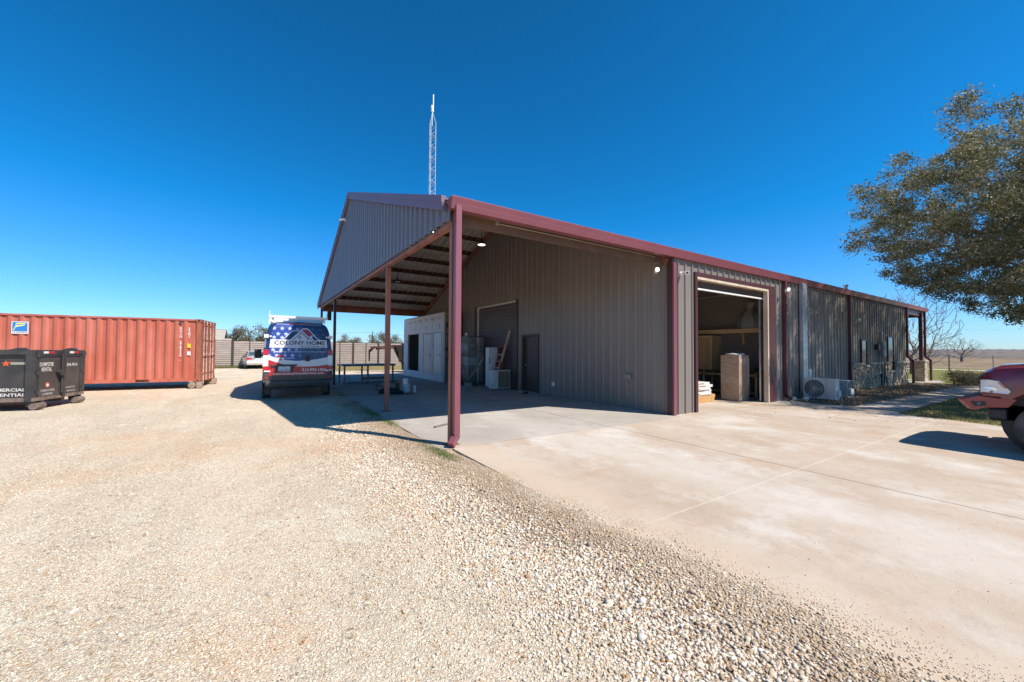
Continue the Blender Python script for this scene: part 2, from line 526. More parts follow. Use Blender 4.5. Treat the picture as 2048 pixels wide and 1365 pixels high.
# concrete
MB().box((-0.22, -0.2, -0.2), (6.1, 20.5, 0.006)).build('carport_slab', MCS)['kind'] = 'structure'
dw = MB()
dw.prism([(-0.02, -0.2), (-0.02, -16), (11.05, -16), (11.05, -4.9), (11.47, -2.9), (12.1, -2.86), (12.1, -0.2)], lambda x, y: (x, y, 0.006), lambda x, y: (x, y, -0.2))
dw.prism([(6.1, -0.2), (12.25, -0.2), (12.25, 6.9), (6.1, 6.9)], lambda x, y: (x, y, 0.0062), lambda x, y: (x, y, -0.2))
dw.build('driveway', MC)['kind'] = 'structure'
MB().box((12.12, -2.86, -0.2), (29.5, -1.75, 0.012)).build('sidewalk', MC)['kind'] = 'structure'
MB().box((25.8, -0.6, -0.2), (30.2, 18.3, 0.03)).build('porch_slab', MCS)['kind'] = 'structure'
m_mulch = mat('leaf_mulch', (0.19, 0.13, 0.088), 0.95, col2=(0.38, 0.28, 0.19), vs=12, lo=0.4, hi=0.62, bump=1, bs=60, spec=0.1)
tag(grid('mulch_bed', 12.14, 27.6, -1.73, 0.02, 150, 20, lambda x, y: 0.02 + 0.02 * hnoise(x * 4, y * 4, 9), m_mulch), kind='structure')
# pale farm track across the field
MB().add([(55.0, 30, -0.05), (57.2, 30, -0.05), (58.5, -80, -0.05), (56.0, -80, -0.05)], [(0, 1, 2, 3)]).build('dirt_track', M_dirt)['kind'] = 'structure'
# ------------------------------------------------------------------ metal building
W_, L1, LW, LE = 18.29, 6.08, 25.8, 29.7
ZE, ZP = 4.17, 7.38
SL = (ZP - ZE) / (W_ / 2)
def zroof(y):
    return ZE + SL * (y if y < W_ / 2 else W_ - y)

def paint(name, a, rough=0.45, k=0.82, **kw):
    return mat(name, a, rough, col2=tuple(c * k for c in a), vs=1.4, lo=0.35, hi=0.75, st=(1, 1, 0.35), **kw)

M_wall = paint('taupe_metal_siding', (0.225, 0.188, 0.165), 0.4, 0.86)
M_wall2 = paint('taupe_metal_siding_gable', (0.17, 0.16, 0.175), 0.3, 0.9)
M_red = paint('maroon_trim', (0.235, 0.072, 0.092), 0.36, 0.85)
M_redm = paint('shaded_maroon_downspout', (0.125, 0.036, 0.042), 0.4, 0.85)  # trim maroon darkened: shade painted into the side-wall downspouts
M_redd = paint('dark_and_shaded_maroon', (0.075, 0.026, 0.03), 0.45)  # dark maroon parts; also paints shade onto the corner and garage trim
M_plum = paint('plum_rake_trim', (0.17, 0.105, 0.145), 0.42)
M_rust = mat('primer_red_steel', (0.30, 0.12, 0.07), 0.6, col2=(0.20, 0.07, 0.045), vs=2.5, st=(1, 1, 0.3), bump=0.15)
M_roofu = mat('galvanised_roof_underside', (0.66, 0.57, 0.47), 0.5, 0.0, col2=(0.5, 0.43, 0.36), vs=3)
M_purl = mat('dark_red_purlin', (0.10, 0.035, 0.025), 0.6, col2=(0.06, 0.03, 0.025), vs=4)
M_in = mat('dark_interior_wall', (0.27, 0.23, 0.20), 0.8, col2=(0.23, 0.195, 0.175), vs=1)
M_white = mat('white_paint', (0.72, 0.68, 0.62), 0.5, col2=(0.6, 0.55, 0.5), vs=6)
M_whitep = mat('white_plastic', (0.78, 0.78, 0.76), 0.4)
M_black = mat('black_plastic', (0.02, 0.02, 0.022), 0.45)
M_glass = mat('dark_glass', (0.02, 0.025, 0.03), 0.08, spec=0.8)
M_galv = mat('galvanised_sheet', (0.52, 0.55, 0.58), 0.35, 0.6, col2=(0.42, 0.45, 0.48), vs=3)
M_steel = mat('grey_steel', (0.16, 0.17, 0.185), 0.45, 0.5, col2=(0.10, 0.105, 0.11), vs=5)
M_rolld = mat('dark_brown_sectional_door', (0.075, 0.05, 0.047), 0.5, col2=(0.10, 0.065, 0.06), vs=1.0)
M_door = mat('bronze_steel_door', (0.07, 0.042, 0.034), 0.45, col2=(0.055, 0.035, 0.03), vs=2)
M_tanw = mat('unpainted_jamb_lumber', (0.62, 0.50, 0.38), 0.7, col2=(0.5, 0.39, 0.28), vs=5, st=(1, 1, 0.2))
M_lit = mat('lit_lamp_lens', (1.0, 0.93, 0.78), 0.4, emit=2.2)

B = thing('metal_building', 'long taupe ribbed metal shop building with maroon trim and an open front carport', 'building')


def ribpath(u0, u1, per=0.305, h=0.034, wb=0.085, wt=0.036, ph=0.1):
    pts = [(u0, 0)]; u = u0 + ph
    while u + wb < u1:
        pts += [(u, 0), (u + (wb - wt) / 2, h), (u + (wb + wt) / 2, h), (u + wb, 0)]
        # low stiffening ridge between ribs
        mid = u + wb + (per - wb) / 2
        if mid + 0.02 < u1:
            pts += [(mid - 0.014, 0), (mid, 0.006), (mid + 0.014, 0)]
        u += per
    pts.append((u1, 0))
    return pts


def ribwall(mb, u0, u1, P, zb, zt, off=0, mi=0, **kw):
    """P(u, out, z) -> point; zb, zt functions of u"""
    pts = ribpath(u0, u1, **kw)
    vs = []; fs = []
    for u, h in pts:
        vs += [P(u, h + off, zb(u)), P(u, h + off, zt(u))]
    for i in range(len(pts) - 1):
        fs.append((2 * i, 2 * i + 2, 2 * i + 3, 2 * i + 1))
    return mb.add(vs, fs, mi)


def part(mb, name, m, parent=None, **kw):
    return mb.build(name, m, parent if parent is not None else B, **kw)


Px = lambda x0: (lambda u, o, z: (x0 - o, u, z))      # facing -x
Py = lambda y0: (lambda u, o, z: (u, y0 - o, z))      # facing -y
Pyb = lambda y0: (lambda u, o, z: (u, y0 + o, z))     # facing +y
c0 = lambda v: (lambda u: v)
zr = lambda d: (lambda u: zroof(u) - d)

# front wall under the carport, with openings for the overhead door and the man door
mw = MB()
segs = [(0.12, 5.72, 0.0), (5.72, 6.76, 2.22), (6.76, 7.2, 0.0), (7.2, 10.86, 3.66), (10.86, 18.2, 0.0)]
for a, b, zb in segs:
    ribwall(mw, a, b, Px(L1), c0(zb + 0.004), zr(0.09), ph=0.1)
# thickness of the wall behind the sheet
for a, b, zb in segs:
    mw.prism([(a, zb), (b, zb), (b, zroof(b) - 0.1)] + ([(W_ / 2, ZP - 0.1)] if a < W_ / 2 < b else []) + [(a, zroof(a) - 0.1)], lambda y, z: (L1 + 0.004, y, z), lambda y, z: (L1 + 0.16, y, z), 1)
part(mw, 'front_wall', [M_wall, M_in])
# right wall
mw = MB()
for a, b, zb in [(6.14, 7.06, 0), (7.06, 11.4, 3.7), (11.4, 17.9, 0), (17.9, 25.8, 1.1)]:
    ribwall(mw, a, b, Py(0), c0(zb + 0.004), c0(ZE - 0.04), ph=0.11)
    mw.box((a, 0.004, zb), (b, 0.16, ZE - 0.08), 1)
part(mw, 'side_wall', [M_wall, M_in])
mw = MB(); ribwall(mw, 6.1, 25.8, Pyb(W_), c0(0.0), c0(ZE - 0.04)); mw.box((6.1, W_ - 0.16, 0), (25.8, W_ - 0.004, ZE - 0.1), 1)
part(mw, 'back_wall', [M_wall, M_in])
mw = MB(); mw.prism([(0.05, 0), (W_ - 0.05, 0), (W_ - 0.05, ZE - 0.1), (W_ / 2, ZP - 0.1), (0.05, ZE - 0.1)], lambda y, z: (LW - 0.15, y, z), lambda y, z: (LW - 0.01, y, z))
part(mw, 'end_wall', [M_wall])
# gable screen over the carport opening
c0g = lambda u: min(3.82 + 0.0142 * u, zroof(u) - 0.07)
mw = MB(); ribwall(mw, 0.0, W_ / 2, Px(-0.02), c0g, zr(0.06), per=0.305, h=0.05, wb=0.15, wt=0.07); ribwall(mw, W_ / 2, W_, Px(-0.02), c0g, zr(0.06), ph=0.02, per=0.305, h=0.05, wb=0.15, wt=0.07)
ribwall(mw, 0.0, W_ / 2, Px(0.0), c0g, zr(0.06), per=0.305, h=0.05, wb=0.15, wt=0.07); ribwall(mw, W_ / 2, W_, Px(0.0), c0g, zr(0.06), ph=0.02, per=0.305, h=0.05, wb=0.15, wt=0.07)
part(mw, 'gable_panel', [M_wall2])
# roof sheets with ribs running up the slope
mr = MB()
for s in (0, 1):
    pts = ribpath(-0.08, LE + 0.05, 0.305, 0.035)
    vs = []
    for u, h in pts:
        ya, yb = (-0.05, W_ / 2) if s == 0 else (W_ + 0.05, W_ / 2)
        za, zb_ = ZE - 0.05 * SL, ZP
        vs += [(u, ya, za + h), (u, yb, zb_ + h)]
    for i in range(len(pts) - 1):
        mr.add([vs[2 * i], vs[2 * i + 2], vs[2 * i + 3], vs[2 * i + 1]], [(0, 1, 2, 3)], 1 if pts[i][1] > 0.02 and pts[i + 1][1] > 0.02 else 0)
rf = part(mr, 'roof', [M_roofu, mat('pale_roof_rib', (0.85, 0.78, 0.66), 0.45, col2=(0.75, 0.68, 0.57), vs=5)])
mc_ = MB(); mc_.prism([(-0.22, -0.03), (0, 0.055), (0.22, -0.03), (0.22, -0.01), (0, 0.085), (-0.22, -0.01)], lambda y, z: (-0.1, W_ / 2 + y, ZP + z), lambda y, z: (LE + 0.06, W_ / 2 + y, ZP + z))
mc_.build('ridge_cap', M_redd, B)
mv = MB(); mv.cyl((19.0, 0.4, ZE + 0.1), (19.0, 0.4, ZE + 0.42), 0.07, n=10, mi=0); mv.cyl((19.0, 0.4, ZE + 0.38), (19.0, 0.4, ZE + 0.44), 0.1, n=10)
mv.build('vent_pipe', M_galv, B)
# purlins below the roof (carport and rear porch)
def purlin(y, x0, x1):
    z = zroof(y) - 0.012
    s = SL if y < W_ / 2 else -SL
    q = MB(); n = Vector((0, -s, 1)).normalized(); t = Vector((0, 1, s)).normalized()
    o = Vector((0, y, z))
    for a0, a1, b0, b1 in ((-0.004, 0.004, -0.2, 0), (0, 0.065, -0.012, -0.004), (0, 0.065, -0.2, -0.192)):
        vs = []
        for x in (x0, x1):
            for a, b in ((a0, b0), (a1, b0), (a1, b1), (a0, b1)):
                vs.append(Vector((x, 0, 0)) + o + t * a + n * b)
        q.add(vs, [(3, 2, 1, 0), (4, 5, 6, 7), (0, 1, 5, 4), (1, 2, 6, 5), (2, 3, 7, 6), (3, 0, 4, 7)])
    # insulation washers seen as pale dots
    if x0 < 3:
        x = x0 + 0.2
        while x < x1 - 0.1:
            c = o + Vector((x, 0, 0)) + t * -0.006 + n * -0.1
            q.cyl(c, c + Vector((0, -0.012, 0)), 0.022, n=8, mi=1)
            x += 0.305
    q.build('purlin', [M_purl, M_roofu], B)
ys = [1.25 + 1.13 * i for i in range(7)]
for y in ys:
    purlin(y, 0.1, L1 - 0.05); purlin(W_ - y, 0.1, L1 - 0.05)
# steel frame: rafters, eave beams, posts
for x in (0.11, L1 - 0.06):
    mf = MB()
    for s in (0, 1):
        ya, yb = (0.1, W_ / 2) if s == 0 else (W_ - 0.1, W_ / 2)
        mf.bar((x, ya, zroof(ya) - 0.29), (x, yb, ZP - 0.29), 0.1, 0.16)
    part(mf, 'rafter', [M_rust])
mf = MB(); mf.prism([(0.0, 3.74), (W_, 3.99), (W_, 4.07), (0.0, 3.82)], lambda y, z: (0.005, y, z), lambda y, z: (0.12, y, z)); part(mf, 'gable_beam', [M_rust])
mf = MB(); mf.box((0.14, 0.20, 3.86), (L1 - 0.03, 0.29, 4.09)); mf.box((0.14, 0.04, 4.03), (L1 - 0.03, 0.29, 4.09)); part(mf, 'eave_beam', [mat('brown_eave_steel', (0.12, 0.062, 0.036), 0.55, col2=(0.16, 0.09, 0.055), vs=2)])
mf = MB(); mf.box((0.13, W_ - 0.14, 3.78), (L1 - 0.03, W_ - 0.02, 4.06)); part(mf, 'eave_beam', [M_rust])
mf = MB(); mf.box((LW, 0.02, 3.72), (LE - 0.05, 0.14, 4.06)); mf.box((LW, W_ - 0.14, 3.72), (LE - 0.05, W_ - 0.02, 4.06)); mf.box((LE - 0.16, 0.15, 3.7), (LE - 0.05, W_ - 0.15, 4.0)); part(mf, 'porch_beam', [M_redd])
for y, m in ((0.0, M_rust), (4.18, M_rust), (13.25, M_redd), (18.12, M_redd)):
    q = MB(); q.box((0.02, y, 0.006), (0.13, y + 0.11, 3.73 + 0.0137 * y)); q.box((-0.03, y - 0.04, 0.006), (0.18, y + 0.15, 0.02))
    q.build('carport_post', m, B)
for y in (0.0, W_ - 0.6):
    q = MB(); q.box((28.75, y - 0.07, 1.2), (28.9, y + 0.08, 3.9)); q.build('porch_post', M_redd, B)
# gutters and rake trim
for sgn, y0 in ((1, 0.0), (-1, W_)):
    q = MB(); prof = [(0.02, ZE + 0.035), (-0.155, ZE + 0.035), (-0.155, ZE + 0.02), (-0.13, ZE - 0.07), (-0.13, ZE - 0.075), (-0.105, ZE - 0.17), (0.02, ZE - 0.17)]
    q.prism(prof, lambda y, z: (-0.05, y0 + sgn * y, z), lambda y, z: (LE + 0.05, y0 + sgn * y, z)); q.build('gutter', M_red, B)
for x, t in ((-0.06, -0.13), (LE + 0.0, LE + 0.07)):
    q = MB()
    for s in (0, 1):
        ya, yb = (0.08, W_ / 2) if s == 0 else (W_ + 0.1, W_ / 2)
        za = ZE + (0.08 if s == 0 else -0.1) * SL
        for (d0, d1, xx) in ((0.06, -0.06, t - (0.02 if t < 0 else -0.02)), (-0.06, -0.2, t)):
            q.add([(x, ya, za + d0), (x, yb, ZP + d0), (x, yb, ZP + d1), (x, ya, za + d1), (xx, ya, za + d0), (xx, yb, ZP + d0), (xx, yb, ZP + d1), (xx, ya, za + d1)],
                  [(0, 1, 2, 3), (7, 6, 5, 4), (0, 4, 5, 1), (1, 5, 6, 2), (2, 6, 7, 3), (3, 7, 4, 0)])
    q.build('rake_trim', M_plum, B)
# downspouts
def spout(x, y0=-0.13, kick=None, jog=False, w=0.1):
    q = MB()
    if jog:
        q.box((x, y0, 1.42), (x + w, -0.03, ZE - 0.1)); q.bar((x + w / 2, y0 + 0.05, 1.45), (x + w / 2, y0 - 0.16, 1.2), w, 0.1, upv=(0, 1, 0))
        q.box((x, y0 - 0.21, 0.06), (x + w, y0 - 0.11, 1.24))
    else:
        q.box((x, y0, 0.14), (x + w, y0 + 0.1, ZE - 0.1))
    if kick:
        a = Vector((x + w / 2, y0 + 0.05, 0.17)); b = a + Vector(kick)
        q.bar(a, b, 0.1, 0.1)
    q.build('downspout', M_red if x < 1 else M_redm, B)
spout(0.035, -0.14, (-0.13, -0.10, -0.12))
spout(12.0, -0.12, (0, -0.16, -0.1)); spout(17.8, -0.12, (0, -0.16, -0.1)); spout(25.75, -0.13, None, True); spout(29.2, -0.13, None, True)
q = MB(); q.box((6.03, -0.03, 0.01), (6.09, 0.13, ZE - 0.14), 1); q.box((6.025, -0.075, 0.01), (6.14, -0.031, ZE - 0.3), 0); q.build('corner_trim', [M_red, M_redd], B)  # face towards the carport is darker maroon, its shade painted in
q = MB(); q.box((0.4, W_ + 0.02, 3.3), (0.6, W_ + 0.2, 4.0)); q.cyl((0.1, W_ + 0.08, 0.2), (0.1, W_ + 0.08, 3.9), 0.05); q.build('downspout', M_redd, B)
# service duct on the side wall
q = MB(); q.box((13.2, -0.16, 0.2), (13.55, -0.035, ZE - 0.13)); part(q, 'duct_cover', [M_galv], bevel=0.006)

# garage opening (right wall)
q = MB()
for a, b in (((6.98, -0.06, 0.01), (7.08, 0.16, 3.74)), ((11.0, -0.05, 0.01), (11.42, 0.16, 3.74)), ((7.08, -0.06, 3.64), (11.0, 0.16, 3.74))):
    q.box(a, b)
q.build('door_trim', M_redd, B)  # shade on the right jamb painted as darker maroon over the whole trim
q = MB()
q.box((10.93, -0.045, 0.01), (10.998, 0.09, 3.56)); q.box((7.082, -0.045, 3.56), (10.998, 0.2, 3.638))
q.build('door_jamb', M_tanw, B)
od = MB()
od.box((7.1, 0.12, 3.36), (11.04, 0.17, 3.55), 0); od.box((7.1, 0.10, 3.32), (11.04, 0.18, 3.36), 1)
for i in range(3):
    od.box((7.14, 0.6 + i * 0.62, 3.6 + 0.02 * i), (11.0, 1.16 + i * 0.62, 3.64 + 0.02 * i), 0)
for x in (7.18, 10.98):
    od.box((x, 0.2, 3.58), (x + 0.04, 2.7, 3.62), 2); od.box((x, 0.2, 0.01), (x + 0.04, 0.25, 3.6), 2)
od.build('overhead_door', [M_rolld, M_whitep, M_galv], B)
# interior of the garage bay
q = MB()
q.box((12.75, 0.16, 0.01), (12.85, 7, 4.1)); q.box((6.26, 6.9, 0.01), (12.75, 7.0, 5.5)); q.box((6.26, 0.17, 4.12), (12.74, 6.88, 4.17)); q.build('interior_wall', M_in, B)

# roll-up door under the carport
q = MB()
n = 8; hh = 3.62 / n
for i in range(n):
    z0 = 0.012 + i * hh
    q.box((L1 + 0.05, 7.28, z0), (L1 + 0.1, 10.62, z0 + hh - 0.012))
    for k in (0.28, 0.62):
        q.box((L1 + 0.042, 7.3, z0 + hh * k), (L1 + 0.052, 10.6, z0 + hh * k + 0.016), 1)
    q.box((L1 + 0.046, 7.28, z0 + hh - 0.012), (L1 + 0.06, 10.62, z0 + hh), 1)
part(q, 'sectional_door', [M_rolld, mat('door_ridge', (0.16, 0.12, 0.11), 0.5)])
q = MB(); q.box((L1 - 0.03, 10.62, 0.01), (L1 + 0.05, 10.68, 3.66)); q.box((L1 - 0.03, 7.24, 3.62), (L1 + 0.05, 10.62, 3.68)); part(q, 'weather_strip', [M_white])
q = MB(); q.box((L1 - 0.05, 10.68, 0.01), (L1 + 0.05, 10.92, 3.72)); part(q, 'door_trim', [M_redd])
q = MB(); q.box((L1 - 0.045, 7.12, 0.01), (L1 + 0.05, 7.24, 3.72)); part(q, 'door_trim', [M_redd])
# man door
q = MB(); q.box((L1 - 0.05, 5.68, 0.01), (L1 + 0.08, 5.76, 2.26)); q.box((L1 - 0.05, 6.72, 0.01), (L1 + 0.08, 6.80, 2.26)); q.box((L1 - 0.05, 5.76, 2.18), (L1 + 0.08, 6.72, 2.26)); part(q, 'door_frame', [M_door])
q = MB(); q.box((L1 + 0.06, 5.77, 0.03), (L1 + 0.1, 6.71, 2.17)); dr = part(q, 'door', [M_door])
q = MB(); q.cyl((L1 + 0.06, 6.6, 1.05), (L1 - 0.02, 6.6, 1.05), 0.014); q.cyl((L1 - 0.02, 6.6, 1.05), (L1 - 0.02, 6.47, 1.05), 0.013); q.cyl((L1 + 0.055, 6.6, 1.05), (L1 + 0.05, 6.6, 1.05), 0.035); part(q, 'handle', [mat('satin_nickel', (0.7, 0.65, 0.55), 0.3, 1)], dr)
q = MB(); q.box((L1 - 0.28, 5.7, 0.008), (L1 + 0.02, 6.8, 0.045)); part(q, 'door_step', [mat('step_concrete', (0.34, 0.33, 0.31), 0.9)])
q = MB(); q.box((L1 - 0.085, 1.30, 0.82), (L1 - 0.02, 1.54, 0.98)); part(q, 'vent_hood', [mat('dull_vent', (0.25, 0.23, 0.21), 0.6)], bevel=0.03)
q = MB(); q.box((L1 - 0.07, 4.72, 0.36), (L1 - 0.02, 4.82, 0.5)); part(q, 'power_outlet', [M_whitep])

# stone wainscot with cap, windows, meter
m_st, nt, p = base_mat('rough_limestone')
co = coords(nt)
vc = voro(nt, co, 3.4, 'F1', 1); ve = voro(nt, co, 3.4, 'DISTANCE_TO_EDGE', 0)
sp = nt.nodes.new('ShaderNodeSeparateColor'); nt.links.new(vc, sp.inputs[0])
c = mix(nt, sp.outputs[0], (0.34, 0.27, 0.19), (0.58, 0.50, 0.39)); c = mix(nt, ramp(nt, noise(nt, co, 9, 4), 0.4, 0.7), c, (0.42, 0.30, 0.18))
c = mix(nt, ramp(nt, ve, 0.02, 0.06), (0.30, 0.27, 0.24), c)
nt.links.new(c, p.inputs['Base Color']); p.inputs['Roughness'].default_value = 0.9
nt.links.new(bumpn(nt, noise(nt, co, 14, 5), 0.8, 0.03, bumpn(nt, ramp(nt, ve, 0, 0.1), 1, 0.03)), p.inputs['Normal'])
m_cap = mat('stone_cap', (0.42, 0.38, 0.34), 0.8, col2=(0.52, 0.48, 0.43), vs=8, bump=0.4)
runs = [(17.94, 19.25, 1.1), (19.25, 19.85, 1.0), (19.85, 21.45, 1.1), (22.1, 22.75, 1.1), (22.75, 23.65, 0.68), (23.65, 25.7, 1.1)]
q = MB()
for a, b, h in runs:
    if a == 22.1: q.build('stone_wainscot', m_st, B); q = MB()
    nz = max(2, int(h / 0.14)); nx = max(2, int((b - a) / 0.14))
    for i in range(nx):
        for k in range(nz):
            d = 0.11 + random.uniform(-0.02, 0.025)
            q.box((a + (b - a) * i / nx, -d, h * k / nz), (a + (b - a) * (i + 1) / nx, -0.0, h * (k + 1) / nz))
q.build('stone_wainscot', m_st, B)
q = MB()
for a, b, h in runs:
    q.box((a - 0.01, -0.17, h + 0.003), (b + 0.01, 0, h + 0.075))
q.build('wainscot_cap', m_cap, B, bevel=0.006)
for x0, x1, z0, z1 in ((19.25, 19.85, 1.08, 2.2), (22.8, 23.6, 0.76, 2.42)):
    q = MB()
    for a, b in (((x0 - 0.05, -0.07, z0), (x0, 0.1, z1)), ((x1, -0.07, z0), (x1 + 0.05, 0.1, z1)), ((x0, -0.07, z1 - 0.05), (x1, 0.1, z1)), ((x0, -0.07, z0), (x1, 0.1, z0 + 0.05)), ((x0, -0.06, (z0 + z1) / 2 - 0.02), (x1, 0.1, (z0 + z1) / 2 + 0.02))):
        q.box(a, b)
    wn = q.build('window', M_door, B)
    q = MB(); q.box((x0, -0.045, z0 + 0.05), (x1, -0.035, z1 - 0.05)); q.build('pane', M_glass, wn)
q = MB(); q.box((21.45, -0.22, 1.45), (21.85, -0.04, 2.15)); q.box((21.5, -0.16, 2.15), (21.62, -0.04, 2.6)); q.cyl((21.65, -0.24, 1.85), (21.65, -0.2, 1.85), 0.1, n=14); q.cyl((21.7, -0.1, 0.05), (21.7, -0.1, 1.45), 0.035); q.box((21.0, -0.16, 1.75), (21.25, -0.03, 2.0), 1)
q.build('meter_box', [mat('meter_grey', (0.26, 0.28, 0.27), 0.5), M_black], B, bevel=0.004)
q = MB(); q.cyl((21.5, -0.3, 0.0), (21.5, -0.3, 0.55), 0.03); q.cyl((21.2, -0.3, 0.55), (21.55, -0.3, 0.55), 0.035); q.cyl((21.22, -0.3, 0.55), (21.22, -0.3, 0.35), 0.03); q.build('gas_pipe', M_steel, B)
q = MB(); q.box((13.75, -0.12, 0.72), (13.98, -0.03, 1.0)); q.box((13.82, -0.08, 0.4), (13.9, -0.03, 0.72)); q.build('disconnect_box', M_whitep, B, bevel=0.006)
# stone pillars of the rear porch
for y in (-0.2, W_ - 0.75):
    q = MB(); q.box((28.45, y, 0.03), (29.15, y + 0.42, 1.13)); q.build('stone_pillar', m_st, B)
    q = MB(); q.box((28.4, y - 0.04, 1.133), (29.2, y + 0.46, 1.2)); q.build('pillar_cap', m_cap, B)

# conduit and junction box below the eave
q = MB(); q.tube([(1.0, 0.17, 4.0), (5.6, 0.17, 4.0), (6.0, 0.5, 3.75), (6.0, 0.5, 3.6)], 0.009); q.cyl((1.0, 0.17, 3.97), (1.0, 0.17, 4.03), 0.035)
q.tube([(1.0, 0.17, 4.0), (1.0, 2.5, 4.75)], 0.012)
q.build('conduit', mat('grey_conduit', (0.4, 0.38, 0.34), 0.4, 0.5), B)

# wall lights, cameras, pendant lamps
def flood(name, label, pos, out, side, lit=True):
    """small two-part spot light: bell-shaped base, arm, round head"""
    t = thing(name, label, 'wall light', pos, 0, 'spot lights on the building walls')
    o = Vector(out); s = Vector(side)
    q = MB(); q.lathe([(0.055, 0), (0.05, 0.01), (0.02, 0.06), (0.012, 0.07)], (0, 0, 0), o, 14); q.build('base', M_whitep, t, smooth=40)
    q = MB(); q.tube([o * 0.05, o * 0.12 + s * 0.06, o * 0.13 + s * 0.13], 0.014, 8); q.build('arm', M_whitep, t)
    h = o * 0.13 + s * 0.14; d = (o * 0.7 + Vector((-0.3, -0.4, -0.25))).normalized()
    q = MB(); q.lathe([(0.03, -0.08), (0.055, -0.05), (0.065, 0.0), (0.065, 0.02), (0.058, 0.02)], h, d, 16); q.build('lamp_head', M_whitep, t, smooth=40)
    q = MB(); q.lathe([(0.055, 0.018), (0.04, 0.026), (0.005, 0.03)], h, d, 16); q.build('lens', M_lit if lit else M_whitep, t, smooth=60)
    return t
flood('spot_light', 'lit white spot light on the dark front wall beside the corner trim', (L1 - 0.035, 0.46, 3.72), (-1, 0, 0), (0, -1, 0.12))
flood('spot_light', 'white spot light on the sunny wall above the right side of the garage opening', (11.98, -0.13, 3.66), (0, -1, 0), (-1, 0, 0.1), True)
flood('spot_light', 'small dark spot light high on the tree shaded wall between two downspouts', (18.75, -0.035, 3.0), (0, -1, 0), (-1, 0, 0), False)
def camera_thing(label, pos, out, d):
    t = thing('security_camera', label, 'camera', pos, 0, 'security cameras')
    o = Vector(out); d = Vector(d).normalized()
    q = MB(); q.lathe([(0.05, 0), (0.05, 0.02), (0.02, 0.05), (0.015, 0.1)], (0, 0, 0), o, 14); q.build('mount', M_whitep, t, smooth=40)
    c = o * 0.12
    q = MB(); q.lathe([(0.03, -0.12), (0.042, -0.1), (0.042, 0.1), (0.048, 0.1), (0.048, 0.14)], c, d, 16); q.build('camera_body', M_whitep, t, smooth=40)
    q = MB(); q.lathe([(0.036, 0.138), (0.03, 0.143)], c, d, 14); q.build('lens', M_black, t)
    return t
camera_thing('white bullet camera on the sunny strip of wall beside the maroon corner', (6.36, -0.04, 3.62), (0, -1, 0), (-0.5, -0.85, -0.15))
camera_thing('white bullet camera pointing out from the gable screen high up', (-0.06, 9.9, 6.62), (-1, 0, 0), (-0.6, 0.75, 0.0))
for y, z, lit, lab in ((4.54, 4.9, True, 'lit pendant lamp closest to the front downspout post'), (8.93, 6.43, True, 'lit pendant lamp hanging under the carport ridge'), (13.56, 5.07, False, 'dim pendant lamp on the far slope above the house wrap shed')):
    t = thing('pendant_lamp', lab, 'pendant lamp', (3.0, y, z), 0, 'round pendant lamps under the carport roof')
    q = MB(); q.cyl((0, 0, 0.2), (0, 0, zroof(y) - z - 0.02), 0.012); q.build('hanger', M_black, t)
    q = MB(); q.lathe([(0.03, 0.2), (0.05, 0.18), (0.055, 0.1), (0.13, 0.02), (0.13, 0.0), (0.12, 0.0)], (0, 0, 0), (0, 0, 1), 24); q.build('lamp_shade', M_black, t, smooth=40)
    q = MB(); q.lathe([(0.115, 0.004), (0.115, -0.004), (0.01, -0.007)], (0, 0, 0), (0, 0, 1), 24); q.build('diffuser', M_lit if lit else M_whitep, t, smooth=40)
# ------------------------------------------------------------------ vehicles
M_tyre = mat('tyre_rubber', (0.065, 0.058, 0.052), 0.85, col2=(0.15, 0.128, 0.11), vs=4, bump=0.4, bs=25)
M_rim = mat('alloy_rim', (0.45, 0.45, 0.46), 0.3, 0.9)
M_rimd = mat('dark_rim', (0.06, 0.06, 0.065), 0.35, 0.8)
M_tail = mat('red_lamp_plastic', (0.50, 0.01, 0.015), 0.2, coat=0.5)
M_clear = mat('clear_lamp_plastic', (0.78, 0.76, 0.74), 0.12, coat=0.8)
M_trim = mat('black_bumper_plastic', (0.045, 0.045, 0.045), 0.6, col2=(0.075, 0.07, 0.065), vs=4)
M_chrome = mat('chrome', (0.8, 0.8, 0.8), 0.15, 1)
M_plate = mat('licence_plate', (0.55, 0.62, 0.68), 0.4)
M_ltd = mat('lettering_navy', (0.02, 0.025, 0.06), 0.5)
M_ltw = mat('lettering_white', (0.8, 0.8, 0.8), 0.5)


def inpoly(x, y, poly):
    ins = np.zeros(x.shape, bool); n = len(poly); j = n - 1
    for i in range(n):
        xi, yi = poly[i]; xj, yj = poly[j]
        if yi != yj:
            ins ^= ((yi > y) != (yj > y)) & (x < (xj - xi) * (y - yi) / (yj - yi) + xi)
        j = i
    return ins


def seg_d(x, y, a, b):
    ax, ay = a; bx, by = b; dx, dy = bx - ax, by - ay
    t = np.clip(((x - ax) * dx + (y - ay) * dy) / (dx * dx + dy * dy), 0, 1)
    return np.hypot(x - ax - t * dx, y - ay - t * dy)


def star_poly(cx, cy, r, k=0.42, rot=0):
    return [(cx + (r if i % 2 == 0 else r * k) * math.sin(math.pi * i / 5 + rot), cy + (r if i % 2 == 0 else r * k) * math.cos(math.pi * i / 5 + rot)) for i in range(10)]


